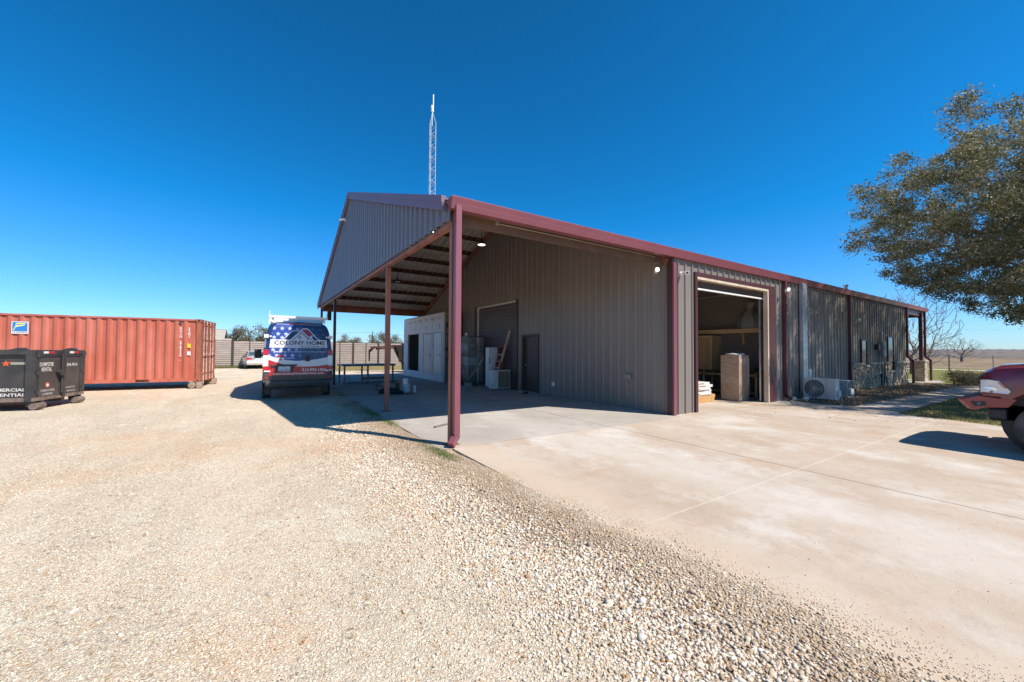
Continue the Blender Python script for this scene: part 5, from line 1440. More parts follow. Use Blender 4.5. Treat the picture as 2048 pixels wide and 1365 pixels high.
n = 7000; y_ = r.uniform(-7.5, 3.0, n); x_ = edge_x(y_) - 0.05 + np.abs(r.normal(0, 0.13, n)) + 0.08 * np.sin(y_ * 3.1); o2 = stones('sand_grains', np.column_stack([x_, y_, np.full(n, 0.008)]), r.uniform(0.0015, 0.004, n), r, flat=0.3, brown=r.random(n) * 0.3); o2['kind'] = 'stuff'; o['kind'] = 'stuff'
# a few single rocks
for k, (x, y, s_, lab) in enumerate(((12.25, -0.22, 0.13, 'pale lumpy rock beside the maroon downspout base'), (12.62, -0.42, 0.14, 'pale rock next to the white condenser corner'), (12.42, -0.5, 0.07, 'small pale rock on the edge of the mulch'), (11.9, -0.3, 0.05, 'tiny rock on the concrete below the garage jamb'))):
    V = IV * (1 + r.uniform(-0.25, 0.25, (12, 1))) * np.array([s_ * 1.3, s_, s_ * 0.65])
    o = npmesh('rock', V, IF, M_stone, None, cols=np.tile([0.62, 0.54, 0.44], (20, 1))); o.location = (x, y, s_ * 0.45)
    sb = o.modifiers.new('s', 'SUBSURF'); sb.levels = sb.render_levels = 1
    tag(o, lab, 'rock', 'pale rocks at the wall base')

# ------------------------------------------------------------------ far hills
def ridge(name, x0, y0, x1, y1, n, h, amp, seed, m, thick=60):
    r = np.random.default_rng(seed); t = np.linspace(0, 1, n); X = x0 + (x1 - x0) * t; Y = y0 + (y1 - y0) * t
    Z = h + amp * hnoise(t * 40, t * 7, seed) + 0.35 * amp * r.normal(0, 1, n)
    nx, ny = (y1 - y0), -(x1 - x0); L = math.hypot(nx, ny); nx /= L; ny /= L
    V = []
    for k, f, zf in ((0, 0, -0.2), (1, 8, 0.75), (2, 20, 1.0), (3, thick, 0.0)):
        V.append(np.column_stack([X + nx * f, Y + ny * f, np.maximum(-0.2, Z * zf) + r.normal(0, 0.12 * amp, n) * (zf > 0)]))
    V = np.concatenate(V); F = []
    for k in range(3):
        a = np.arange(n - 1) + k * n; F.append(np.stack([a, a + 1, a + n + 1, a + n], 1))
    o = npmesh(name, V, np.concatenate(F), m); o['kind'] = 'structure'; return o
m_hill = mat('winter_brush', (0.115, 0.09, 0.075), 0.95, col2=(0.17, 0.135, 0.105), vs=0.12, lo=0.3, hi=0.7, bump=1, bs=0.5)
m_hill2 = mat('far_brush', (0.13, 0.115, 0.12), 0.95, col2=(0.16, 0.14, 0.14), vs=0.03)
ridge('hills', 230, 420, 330, -420, 900, 2.4, 0.5, 3, m_hill)
ridge('far_hills', 520, 900, 760, -900, 900, 6.0, 0.7, 4, m_hill2)
ridge('far_treeline', -420, 260, 520, 420, 900, 3.4, 1.2, 6, m_hill)
# ------------------------------------------------------------------ fences, poles, mast
M_fence = mat('taupe_fence_panel', (0.42, 0.345, 0.30), 0.55, col2=(0.50, 0.42, 0.365), vs=0.8, st=(1, 1, 4))
M_fenced = mat('dark_fence_post', (0.045, 0.035, 0.03), 0.6)
FY = 35.0
PF = thing('panel_fence', 'tall taupe fence of ribbed metal panels between dark posts behind the gravel yard', 'fence', (0, FY, -0.02), 0)
xs_ = [-4.9 + 2.44 * k for k in range(-12, 10)]
for k, x in enumerate(xs_):
    tall = 2.36 if x > -5.5 else 2.48
    q = MB(); q.box((x - 0.09, -0.02, 0), (x + 0.09, 0.12, tall + (0.02 if x > -5 else 0.1))); q.build('fence_post', M_fenced, PF)
    if k + 1 == len(xs_): break
    for j in (0, 1):
        x0 = x + 0.09 + j * 1.15; x1 = x0 + 1.11
        q = MB(); z = 0.08; vs = []; h_ = []
        while z < tall - 0.02:
            h_ += [(z, 0.0), (z + 0.125, -0.012), (z + 0.13, 0.04), (z + 0.165, 0.04)]; z += 0.175
        h_.append((tall, 0.0))
        for z, o in h_: vs += [(x0, 0.02 + o, z), (x1, 0.02 + o, z)]
        q.add(vs, [(2 * i, 2 * i + 1, 2 * i + 3, 2 * i + 2) for i in range(len(h_) - 1)]); q.box((x0, 0.06, 0.05), (x1, 0.09, tall)); q.build('fence_panel', M_fence, PF)
    q = MB(); q.box((x + 1.2, -0.03, 0.0), (x + 1.25, 0.1, tall)); q.build('stiffener_post', M_fenced, PF)
def pole(name, label, loc, h, r_, arm=None, wires=None, cat='pole'):
    T = thing(name, label, cat, loc, 0)
    q = MB(); q.cyl((0, 0, -0.3), (0, 0, h), r_ * 1.1, r_ * 0.8, 8); q.build('shaft', M_fenced, T)
    if arm:
        q = MB(); q.bar((0, 0, h - 0.25), (arm, 0, h - 0.15), 0.06, 0.06); q.box((arm - 0.1, -0.12, h - 0.22), (arm + 0.35, 0.12, h - 0.12)); q.build('lamp_arm', M_steel, T)
    for w_ in wires or []:
        q = MB(); pts = []
        for i in range(13):
            t = i / 12; pts.append((w_[0] * t, w_[1] * t, h - 0.1 + (w_[2]) * t - 4 * w_[3] * t * (1 - t)))
        q.tube(pts, 0.012, 4); q.build('wire', M_fenced, T)
    return T
pole('light_pole', 'thin dark pole with a short lamp arm standing behind the left part of the fence', (-5.3, 44.0, 0), 3.7, 0.07, 0.5)
pole('utility_pole', 'distant utility pole with a thin wire over the fence behind the steel table', (10.1, 50.0, 0), 4.2, 0.06, None, [(-22, 2, 0.2, 0.5), (30, 6, 0.0, 0.6)])
pole('utility_pole', 'far field power pole carrying two long wires near the right edge', (190, -38, 0), 9.5, 0.14, None, [(-40, 85, 0.0, 1.2), (40, -150, 0.5, 1.2)])
HS = thing('barn', 'pale tan gable roofed barn peeping above the fence next to the red container', 'barn', (-13.5, 54, 0), 0)
q = MB(); q.box((-7.5, -3, 0), (6.5, 3, 2.6)); q.build('wall', mat('barn_wall', (0.42, 0.36, 0.29), 0.8), HS)
q = MB(); q.prism([(-3.6, 2.45), (0, 3.95), (3.6, 2.45), (3.6, 2.6), (0, 4.1), (-3.6, 2.6)], lambda y, z: (-7.8, y, z), lambda y, z: (6.9, y, z)); q.build('roof', mat('barn_roof', (0.36, 0.33, 0.28), 0.7, col2=(0.42, 0.38, 0.32), vs=2), HS)
q = MB(); q.prism([(-3.4, 2.45), (0, 3.9), (3.4, 2.45)], lambda y, z: (6.9, y, z), lambda y, z: (6.96, y, z)); q.build('gable_board', M_black, HS)

# wire field fence
WF_ = thing('wire_fence', 'low wire fence on thin posts crossing the far field behind the truck', 'fence', (54, 0, 0), 0)
for k, y in enumerate(np.arange(-30, 14.1, 2.75)):
    thick = k % 4 == 0
    q = MB(); q.cyl((0.05 * y, y, -0.1), (0.05 * y, y, 1.45), 0.06 if thick else 0.03, n=6); q.build('fence_post', M_bark, WF_)
q = MB()
for z in (0.4, 0.75, 1.1, 1.35):
    q.cyl((0.05 * -30, -30, z), (0.05 * 14, 14, z), 0.006, n=4)
q.build('wire', M_steel, WF_)

# radio mast behind the building
M_mast = mat('galvanised_mast', (0.52, 0.53, 0.54), 0.4, 0.3)
T = thing('radio_mast', 'slender white triangular lattice radio mast rising behind the roof ridge', 'mast', (7.28, 20.3, 0), rad(20))
mw_ = 0.26; HT = 18.05; cn = [(mw_ * math.cos(rad(a)), mw_ * math.sin(rad(a))) for a in (90, 210, 330)]
q = MB()
for x, y in cn:
    q = MB(); q.cyl((x, y, 0), (x, y, HT), 0.024, n=6); q.build('leg', M_mast, T)
q = MB(); z = 0.2; k = 0
while z + 0.42 < HT:
    for i in range(3):
        a, b = cn[i], cn[(i + 1) % 3]
        if k % 2: a, b = b, a
        q.cyl((*a, z), (*b, z + 0.42), 0.010, n=4); q.cyl((*a, z), (*b, z), 0.009, n=4) if k % 2 == 0 else None
    z += 0.42; k += 1
q.build('lattice_brace', M_mast, T)
q = MB()
for x, y in cn: q.cyl((x, y, HT), (0, 0, HT + 0.75), 0.02, n=6)
q.cyl((0, 0, HT - 0.3), (0, 0, HT + 1.1), 0.025, n=8); q.build('tip_frame', M_mast, T)
q = MB(); q.box((-0.08, -0.06, HT + 0.75), (0.08, 0.06, HT + 0.95)); q.box((-0.1, -0.04, HT + 1.0), (0.03, 0.04, HT + 1.2)); q.cyl((0.08, 0, HT + 0.9), (0.08, 0, HT + 2.05), 0.04, n=10); q.build('antenna', M_whitep, T)

# ------------------------------------------------------------------ things under the carport
# house wrap covered shed
SH = thing('wrapped_shed', 'long white shed covered in printed house wrap with one dark opening and two white doors', 'shed', (4.92, 12.14, 0.008), 0)
m_wrap, nt, p = base_mat('printed_house_wrap')
co = coords(nt)
n1 = noise(nt, co, 3, 4)
c = mix(nt, ramp(nt, n1, 0.35, 0.65), (0.66, 0.62, 0.64), (0.74, 0.71, 0.72))
nt.links.new(c, p.inputs['Base Color']); p.inputs['Roughness'].default_value = 0.6
nt.links.new(bumpn(nt, noise(nt, co, 5, 4), 0.5, 0.03), p.inputs['Normal'])
m_osb = mat('tan_sheathing', (0.25, 0.21, 0.175), 0.8, col2=(0.20, 0.17, 0.14), vs=10)
m_print = mat('wrap_print', (0.22, 0.21, 0.23), 0.7); m_printd = mat('dark_print', (0.03, 0.03, 0.03), 0.7)
SL_, SH_, SD_ = 6.5, 3.52, 1.02
def fr(y0, y1, z0, z1, q, x0=0.0, x1=0.08): q.box((x0, y0, z0), (x1, y1, z1))
q = MB()
ops = [(0.26, 1.36, 0.36, 2.5), (1.72, 2.88, 0.34, 2.5), (3.68, 5.62, 0.39, 2.54)]
prev = 0.0
for y0, y1, z0, z1 in ops:
    fr(prev, y0, 0, SH_, q); fr(y0, y1, 0, z0, q); fr(y0, y1, z1, SH_, q); prev = y1
fr(prev, SL_, 0, SH_, q)
q.build('front_wall', m_wrap, SH)
q = MB(); q.box((0.083, 0, 0), (SD_, 0.08, SH_)); q.build('end_wall', m_osb, SH)
q = MB(); q.box((0.083, SL_ - 0.08, 0), (SD_, SL_, SH_)); q.box((SD_ - 0.05, 0.083, 0), (SD_, SL_ - 0.083, SH_)); q.box((0.083, 3.3, 0), (SD_ - 0.06, 3.36, SH_)); q.build('inner_wall', m_osb, SH)
q = MB(); q.box((0.02, 0.02, SH_ + 0.002), (SD_ - 0.02, SL_ - 0.02, SH_ + 0.04)); q.build('top_sheet', m_osb, SH)
q = MB()
for y0, y1, z0, z1 in ops:
    q.box((-0.012, y0 - 0.04, z0 - 0.04), (0.02, y0, z1 + 0.04)); q.box((-0.012, y1, z0 - 0.04), (0.02, y1 + 0.04, z1 + 0.04)); q.box((-0.012, y0, z1), (0.02, y1, z1 + 0.04))
q.build('opening_trim', M_tanw, SH)
for y0, y1, z0, z1 in ops[:2]:
    q = MB(); q.box((0.0, y0 + 0.02, z0 + 0.01), (0.045, y1 - 0.02, z1 - 0.01)); d_ = q.build('door', mat('white_door', (0.60, 0.60, 0.63), 0.35) if y0 < 1 else mat('white_door_slab', (0.56, 0.52, 0.50), 0.4), SH, bevel=0.006)
    q = MB()
    for k in range(1, 5): q.box((-0.002, y0 + 0.02 + k * (y1 - y0 - 0.04) / 5 - 0.006, z0 + 0.1), (0.001, y0 + 0.02 + k * (y1 - y0 - 0.04) / 5 + 0.006, z1 - 0.1))
    q.build('door_groove', m_print, d_)
    q = MB(); q.cyl((0.0, y0 + 0.12, 1.35), (-0.05, y0 + 0.12, 1.35), 0.02); q.cyl((-0.05, y0 + 0.12, 1.35), (-0.05, y0 + 0.22, 1.35), 0.012); q.build('handle', M_black, d_)
q = MB(); rr_ = random.Random(5)
for zz, st, off, w_, h_ in ((3.2, 0.95, 0.3, 0.55, 0.14), (2.78, 0.95, 0.5, 0.12, 0.17), (1.75, 1.3, 1.45, 0.13, 0.2), (0.6, 1.3, 1.4, 0.12, 0.15), (2.05, 4.3, 1.42, 0.2, 0.14)):
    y = off
    while y + w_ < SL_:
        if not any(a - 0.05 < y + w_ and y < b + 0.05 and c_ < zz + h_ and zz < d_ + 0.05 for a, b, c_, d_ in ops):
            nb = 5 if w_ > 0.3 else 2
            for k in range(nb):
                for j in range(3):
                    if rr_.random() < 0.8: q.box((-0.004, y + k * w_ / nb, zz + j * h_ / 3), (0.001, y + (k + 0.7) * w_ / nb, zz + (j + 0.6) * h_ / 3))
        y += st
q.build('wrap_printing', m_print, SH)
q = MB()
for x, z, w_, h_ in ((0.15, 2.75, 0.3, 0.25), (0.7, 3.1, 0.22, 0.12), (0.15, 2.4, 0.2, 0.05), (0.7, 2.0, 0.2, 0.3), (0.12, 1.6, 0.3, 0.14)):
    for k in range(3):
        q.box((x + k * w_ / 3, -0.005, z), (x + (k + 0.75) * w_ / 3, 0.001, z + h_))
q.build('end_printing', m_printd, SH)

# steel work table
TB = thing('steel_table', 'long bare grey steel frame table standing at the far side of the carport slab', 'work table', (0.42, 13.1, 0.008), rad(3))
q = MB(); TLn, TWd, TH = 2.45, 1.3, 0.92
q.box((0, 0, TH - 0.09), (TLn, TWd, TH)); q.build('table_top', M_steel, TB, bevel=0.004)
for x in (0.1, 1.15, 2.35):
    for y in (0.12, TWd - 0.12):
        q = MB(); q.box((x - 0.035, y - 0.035, 0.0), (x + 0.035, y + 0.035, TH - 0.092)); q.build('leg', M_steel, TB)
q = MB(); q.box((0.02, 0.08, 0.02), (TLn + 0.1, 0.14, 0.1)); q.box((1.2, TWd - 0.15, 0.1), (TLn, TWd - 0.1, 0.24)); q.build('foot_rail', M_steel, TB)

# duffel bag, bucket and can
BG = thing('duffel_bag', 'slumped black duffel bag lying on the slab just right of the rust post', 'bag', (1.3, 8.25, 0.008), rad(-25))
rings = []
for t in np.linspace(0, 1, 9):
    x = -0.42 + 0.84 * t; s = math.sin(math.pi * min(1, max(0, 0.06 + 0.88 * t))) ** 0.5; h_ = 0.27 * s * (1.1 - 0.5 * t)
    rings.append([Vector((x + 0.02 * math.sin(k * 3), 0.19 * s * math.cos(a), max(0.0, h_ * 0.5 + h_ * 0.55 * math.sin(a)))) for k, a in enumerate(np.linspace(0, 2 * math.pi, 14, endpoint=False))])
q = MB(); q.loft(rings); q.build('bag_body', mat('black_canvas', (0.012, 0.011, 0.012), 0.8, bump=0.5, bs=12), BG, smooth=60)
q = MB(); q.tube([(-0.4 + 0.0, -0.12, 0.12), (-0.5, -0.2, 0.22), (-0.48, -0.22, 0.34), (-0.36, -0.15, 0.3), (-0.25, -0.1, 0.24)], 0.016); q.tube([(0.4, -0.05, 0.05), (0.62, -0.1, 0.02), (0.8, -0.12, 0.015), (0.5, -0.2, 0.012), (0.1, -0.24, 0.012)], 0.012); q.build('strap', M_black, BG)
BK = thing('bucket', 'white plastic bucket with a smaller white can on top beside the black bag', 'bucket', (1.95, 8.55, 0.008), 0)
q = MB(); q.lathe([(0.115, 0), (0.135, 0.0), (0.15, 0.29), (0.16, 0.29), (0.16, 0.32), (0.02, 0.32)], (0, 0, 0), (0, 0, 1), 22); q.build('pail', mat('translucent_white', (0.5, 0.53, 0.55), 0.4), BK, smooth=40)
q = MB(); q.tube([(0.16 * math.cos(a), 0.02, 0.3 - 0.16 * math.sin(a)) for a in np.linspace(0, math.pi, 9)], 0.005); q.build('handle', M_steel, BK)
o = MB().lathe([(0.1, 0.0), (0.1, 0.2), (0.104, 0.21), (0.02, 0.21)], (0, 0, 0), (0, 0, 1), 20).build('paint_can', M_whitep, smooth=40); o.location = (1.90, 8.5, 0.33); tag(o, 'small white can stacked on top of the plastic bucket', 'can')
o = MB().lathe([(0.075, 0.0), (0.075, 0.34), (0.05, 0.36), (0.02, 0.36)], (0, 0, 0), (0, 0, 1), 16).build('dark_canister', M_black, smooth=40); o.location = (1.66, 8.62, 0.20); 
tag(o, 'dark upright canister between the black bag and the white bucket', 'canister')
o.location = (1.64, 8.66, 0.008)
o = MB().lathe([(0.07, 0.0), (0.07, 0.25), (0.02, 0.26)], (0, 0, 0), (0, 0, 1), 16).build('spray_can', M_galv, smooth=40); o.location = (2.25, 8.45, 0.008); tag(o, 'grey metal tin standing right of the white bucket', 'tin')

# wire rack cage full of gear
RK = thing('wire_cage_rack', 'grey green wire cage rack crammed with gear between the shed and the refrigerator', 'rack', (5.15, 9.75, 0.008), 0)
m_gg = mat('grey_green_steel', (0.13, 0.13, 0.115), 0.5, 0.3, col2=(0.09, 0.09, 0.08), vs=6)
RWd, RLn, RH = 0.75, 2.25, 2.2
for x in (0, RWd):
    for y in (0, 1.1, RLn):
        q = MB(); q.box((x - 0.025, y - 0.025, 0), (x + 0.025, y + 0.025, RH)); q.build('upright', m_gg, RK)
for z in (0.15, 0.85, 1.5, RH):
    q = MB(); q.box((-0.03, -0.03, z), (RWd + 0.03, 0.03, z + 0.05)); q.box((-0.03, RLn - 0.03, z), (RWd + 0.03, RLn + 0.03, z + 0.05)); q.box((-0.03, 0.03, z), (0.03, RLn - 0.03, z + 0.05)); q.box((RWd - 0.03, 0.03, z), (RWd + 0.03, RLn - 0.03, z + 0.05))
    for k in range(1, 9): q.box((0.03, k * RLn / 9 - 0.008, z + 0.01), (RWd - 0.03, k * RLn / 9 + 0.008, z + 0.03))
    q.build('shelf', m_gg, RK)
q = MB()
for k in range(0, 28): q.cyl((-0.035, k * RLn / 28, 0.2), (-0.035, k * RLn / 28, RH), 0.004, n=4)
for k in range(0, 26): q.cyl((-0.035, 0, 0.2 + k * 0.08), (-0.035, RLn, 0.2 + k * 0.08), 0.004, n=4)
for k in range(0, 10): q.cyl((k * RWd / 10, -0.035, 0.2), (k * RWd / 10, -0.035, RH), 0.004, n=4)
for k in range(0, 26): q.cyl((0, -0.035, 0.2 + k * 0.08), (RWd, -0.035, 0.2 + k * 0.08), 0.004, n=4)
q.build('wire_mesh', M_galv, RK)
def simple(name, label, cat, loc, parts, rz=0, group=None):
    T = thing(name, label, cat, loc, rz, group)
    for n_, m_, mb, bv in parts: mb.build(n_, m_, T, bevel=bv)
    return T
m_cb = mat('brown_cardboard', (0.24, 0.17, 0.11), 0.8, col2=(0.2, 0.14, 0.09), vs=4)
simple('storage_box', 'pale blue grey plastic bin on the middle shelf of the wire rack', 'bin', (5.28, 10.0, 0.908), [('bin_body', mat('grey_blue_plastic', (0.28, 0.32, 0.35), 0.5), MB().prism([(0, 0), (0.42, 0), (0.46, 0.34), (-0.04, 0.34)], lambda x, z: (x + 0.04, 0.0, z), lambda x, z: (x + 0.04, 0.62, z)), 0.01), ('lid', M_galv, MB().box((-0.03, -0.03, 0.342), (0.53, 0.66, 0.38)), 0.005)])
simple('cardboard_box', 'brown cardboard carton on the bottom shelf of the wire rack', 'box', (5.25, 10.95, 0.21), [('carton', m_cb, MB().box((0, 0, 0), (0.5, 0.8, 0.5)), 0.01), ('tape', M_tanw, MB().box((0.22, -0.002, 0.501), (0.28, 0.802, 0.503)), 0)])
simple('machine_case', 'dark machine case on the upper shelf of the wire rack', 'case', (5.25, 10.2, 1.56), [('case_body', M_steel, MB().box((0, 0, 0), (0.5, 1.3, 0.42)), 0.03), ('handle', M_black, MB().tube([(0.25, 0.4, 0.42), (0.25, 0.45, 0.5), (0.25, 0.8, 0.5), (0.25, 0.85, 0.42)], 0.015), 0)])
simple('work_lamp', 'small white work lamp clipped to the top corner of the wire rack', 'work lamp', (5.12, 9.93, 2.255), [('lamp_head', M_whitep, MB().lathe([(0.03, -0.06), (0.05, -0.04), (0.06, 0.08), (0.05, 0.085)], (0, 0, 0.12), (-0.5, -0.5, -0.4), 14), 0), ('clamp', M_black, MB().box((-0.03, -0.03, 0), (0.03, 0.03, 0.1)), 0)])
# coiled hose on the shed end
T = thing('coiled_hose', 'grey hose coiled and hung on the end wall of the wrapped shed', 'hose', (5.32, 12.06, 1.15), 0)
q = MB()
for k in range(4): q.tube([(math.cos(a) * (0.25 - 0.012 * k), -0.03 * k - 0.02, math.sin(a) * (0.33 - 0.012 * k)) for a in np.linspace(0, 2 * math.pi, 25)], 0.018, 6)
q.build('hose_loop', M_trim, T)

# refrigerator, condenser, ladder, plank, shovel, block
simple('refrigerator', 'white two door refrigerator standing by the brown overhead door', 'refrigerator', (5.56, 8.62, 0.008), [
    ('body', M_whitep, MB().box((0.0, 0.056, 0.03), (0.46, 0.3, 1.74)), 0.015), ('freezer_door', mat('fridge_white', (0.62, 0.66, 0.70), 0.3), MB().box((0, 0.0, 0.98), (0.46, 0.05, 1.74)), 0.012),
    ('lower_door', mat('fridge_white_lower', (0.60, 0.64, 0.68), 0.3), MB().box((0, 0.0, 0.06), (0.46, 0.05, 0.95)), 0.012), ('handle', M_black, MB().box((0.03, -0.03, 1.05), (0.05, 0.0, 1.3)), 0.0)])
def condenser(name, label, loc, rz, w_, h_, d_, fan=True, gm=None):
    """front faces local -y"""
    T = thing(name, label, 'air conditioner', loc, rz, 'outdoor air conditioner units')
    m_ = mat('condenser_ivory', (0.66, 0.64, 0.60), 0.45, col2=(0.58, 0.55, 0.5), vs=3) if gm is None else gm
    q = MB(); q.box((0, 0.012, 0.04), (w_, d_, h_)); q.build('cabinet', m_, T, bevel=0.012)
    q = MB(); q.box((0.1, 0.03, 0), (0.16, d_ - 0.03, 0.04)); q.box((w_ - 0.16, 0.03, 0), (w_ - 0.1, d_ - 0.03, 0.04)); q.build('foot', M_steel, T)
    if fan:
        cx_, cz_, R_ = w_ * 0.36, h_ * 0.52, min(h_ * 0.40, w_ * 0.32)
        q = MB(); q.lathe([(R_, 0.0), (R_, -0.004), (0.01, -0.004)], (cx_, 0.012, cz_), (0, 1, 0), 36); q.build('fan_recess', M_black, T)
        q = MB()
        for k in range(1, 9): 
            rr = R_ * k / 8
            pts = [(cx_ + rr * math.cos(a), 0.0, cz_ + rr * math.sin(a)) for a in np.linspace(0, 2 * math.pi, 29)]
            q.tube(pts, 0.0035, 4)
        for a in np.linspace(0, math.pi, 9)[:-1]: q.cyl((cx_ - R_ * math.cos(a), -0.003, cz_ - R_ * math.sin(a)), (cx_ + R_ * math.cos(a), -0.003, cz_ + R_ * math.sin(a)), 0.004, n=4)
        q.build('fan_grille', m_, T)
        q = MB()
        for k in range(3):
            a = k * 2.094; q.bar((cx_, 0.004, cz_), (cx_ + R_ * 0.9 * math.cos(a), 0.004, cz_ + R_ * 0.9 * math.sin(a)), 0.002, R_ * 0.5)
        q.build('fan_blade', M_steel, T)
        q = MB(); q.box((w_ * 0.72, 0.006, 0.05), (w_ * 0.725, 0.014, h_ - 0.02)); q.build('panel_seam', M_steel, T)
    q = MB(); q.box((w_ + 0.001, 0.1, 0.14), (w_ + 0.06, d_ - 0.05, 0.34)); q.tube([(w_ + 0.03, 0.15, 0.2), (w_ + 0.09, 0.15, 0.15), (w_ + 0.1, 0.2, 0.02)], 0.014); q.build('valve_cover', m_, T, bevel=0.006)
    return T
condenser('condenser_unit', 'white condenser with a big round fan grille set out from the tree shaded wall', (12.95, -0.22, 0.03), rad(-90), 0.9, 0.72, 0.34)
T = condenser('condenser_unit', 'smaller grey finned condenser half hidden behind the round fan one', (14.2, -0.28, 0.03), rad(-90), 0.78, 0.62, 0.45, False)
q = MB()
for k in range(9): q.box((0.74, 0.02 + k * 0.048, 0.08), (0.786, 0.04 + k * 0.048, 0.6))
for k in range(10): q.box((0.02, -0.0, 0.08 + k * 0.055), (0.76, 0.014, 0.095 + k * 0.055))
q.build('coil_fins', M_steel, T)
T = condenser('condenser_unit', 'disconnected white condenser with a bare brown coil face below the ladder', (5.2, 7.62, 0.008), 0, 0.86, 0.80, 0.36, False)
q = MB(); q.box((0.26, -0.002, 0.08), (0.83, 0.013, 0.76)); 
fins = q.build('coil', mat('brown_coil', (0.14, 0.115, 0.06), 0.6, col2=(0.08, 0.07, 0.045), vs=30), T)
q = MB()
for k in range(10): q.box((0.26, -0.012, 0.10 + k * 0.068), (0.83, -0.004, 0.105 + k * 0.068))
for k in range(9): q.box((0.28 + k * 0.066, -0.012, 0.08), (0.285 + k * 0.066, -0.004, 0.76))
q.build('coil_guard', M_tanw, T)
q = MB(); q.tube([(-0.0, 0.1, 0.3), (-0.08, 0.05, 0.26), (-0.13, 0.02, 0.16), (-0.08, 0.0, 0.06), (-0.02, 0.02, 0.1)], 0.025, 8); q.build('hose_end', M_whitep, T)
LD = thing('step_ladder', 'orange fibreglass step ladder leaning on the brown overhead door', 'ladder', (5.58, 8.0, 0.008), 0)
m_or = mat('orange_fibreglass', (0.42, 0.075, 0.03), 0.5, col2=(0.3, 0.05, 0.02), vs=6)
for s, yy in ((0, 0.0), (1, 0.42)):
    q = MB(); q.bar((0.0, yy, 0.0), (0.44, yy * 0.75 + 0.08, 1.76), 0.03, 0.09, upv=(1, 0, 0)); q.build('rail', m_or, LD)
    q = MB(); q.bar((0.10, yy + 0.03, 0.0), (0.48, yy * 0.75 + 0.1, 1.72), 0.025, 0.06, upv=(1, 0, 0)); q.build('rear_rail', m_or, LD)
for k in range(1, 6):
    f = k / 6.2
    q = MB(); q.box((0.44 * f - 0.05, 0.08 * f + 0.02, 1.76 * f), (0.44 * f + 0.04, 0.42 - 0.03 * f, 1.76 * f + 0.03)); q.build('tread', M_galv, LD)
q = MB(); q.box((0.36, 0.06, 1.76), (0.52, 0.44, 1.82)); q.build('ladder_cap', m_or, LD, bevel=0.01)
o = MB().bar((5.62, 8.32, 0.01), (L1 + 0.0, 7.74, 2.46), 0.04, 0.09, upv=(1, 0, 0)).build('timber_plank', mat('pale_pine', (0.50, 0.40, 0.30), 0.7)); tag(o, 'long pale pine plank leaning on the overhead door beside the ladder', 'plank')
SV = thing('shovel', 'long handled shovel leaning across the front of the refrigerator', 'shovel', (5.05, 9.6, 0.008), 0)
q = MB(); q.cyl((0, 0, 0.25), (0.38, -0.72, 1.25), 0.016, n=8); q.build('handle', M_tanw, SV)
q = MB(); q.bar((0, 0, 0.27), (-0.1, 0.19, 0.02), 0.2, 0.012); q.build('blade', M_steel, SV)
simple('concrete_block', 'hollow concrete block sitting on the slab in front of the wire rack', 'concrete block', (4.85, 9.2, 0.008), [('block', mat('block_concrete', (0.25, 0.23, 0.21), 0.9), MB().box((0, 0, 0), (0.2, 0.04, 0.2)).box((0, 0.36, 0), (0.2, 0.40, 0.2)).box((0, 0.04, 0), (0.035, 0.36, 0.2)).box((0.165, 0.04, 0), (0.2, 0.36, 0.2)).box((0.035, 0.18, 0), (0.165, 0.22, 0.2)), 0)])
simple('floor_jack', 'dark greenish machine on the slab at the foot of the wire rack', 'machine', (4.9, 10.3, 0.008), [('machine_body', m_gg, MB().box((0, 0, 0.1), (0.25, 0.75, 0.5)), 0.03), ('wheel', M_tyre, MB().cyl((-0.03, 0.12, 0.1), (0.02, 0.12, 0.1), 0.1, n=16).cyl((-0.03, 0.6, 0.1), (0.02, 0.6, 0.1), 0.1, n=16), 0), ('pull_handle', M_black, MB().tube([(0.1, 0.1, 0.5), (0.05, -0.05, 0.9), (0.2, -0.08, 0.92)], 0.015), 0)])
simple('small_dark_bundle', 'small black object on the slab at the man door step', 'clutter', (5.62, 5.9, 0.008), [('lump', M_black, MB().box((0, 0, 0), (0.14, 0.12, 0.07)), 0.02), ('cable', M_black, MB().tube([(0.0, 0.05, 0.03), (-0.15, 0.0, 0.01), (-0.1, -0.15, 0.01)], 0.008), 0)])
o = MB().bar((0.35, 1.55, 0.03), (0.75, 1.75, 0.03), 0.05, 0.02).build('scrap_strip', M_bark); tag(o, 'short dark wooden strip lying on the sunny slab left of the front post', 'wood scrap')

# gooseneck trailer behind the shed
GT = thing('gooseneck_trailer', 'dark red gooseneck trailer whose neck shows between the rust post and the shed', 'trailer', (3.7, 22.6, 0), 0)
m_gt = mat('dark_red_trailer_paint', (0.11, 0.03, 0.028), 0.5, col2=(0.05, 0.03, 0.03), vs=3)
q = MB(); q.bar((0.1, -0.25, 1.78), (2.4, -0.5, 1.95), 0.1, 0.12); q.bar((0.1, 0.25, 1.78), (2.4, 0.5, 1.95), 0.1, 0.12); q.bar((0.0, 0, 1.55), (0.35, 0, 1.85), 0.14, 0.16); q.bar((0.35, -0.25, 1.68), (1.6, -0.4, 1.76), 0.08, 0.1); q.build('neck', m_gt, GT)
q = MB(); q.box((-0.08, -0.05, 0.95), (0.02, 0.05, 1.65)); q.cyl((-0.03, 0, 0.8), (-0.03, 0, 0.95), 0.05); q.build('coupler', M_black, GT)
q = MB(); q.prism([(1.7, 1.9), (2.5, 1.95), (2.5, 0.6), (2.25, 0.8)], lambda x, z: (x, -0.52, z), lambda x, z: (x, -0.46, z)); q.prism([(1.7, 1.9), (2.5, 1.95), (2.5, 0.6), (2.25, 0.8)], lambda x, z: (x, 0.46, z), lambda x, z: (x, 0.52, z)); q.box((2.3, -0.1, 0.15), (2.42, 0.05, 2.1)); q.build('riser', M_black, GT)
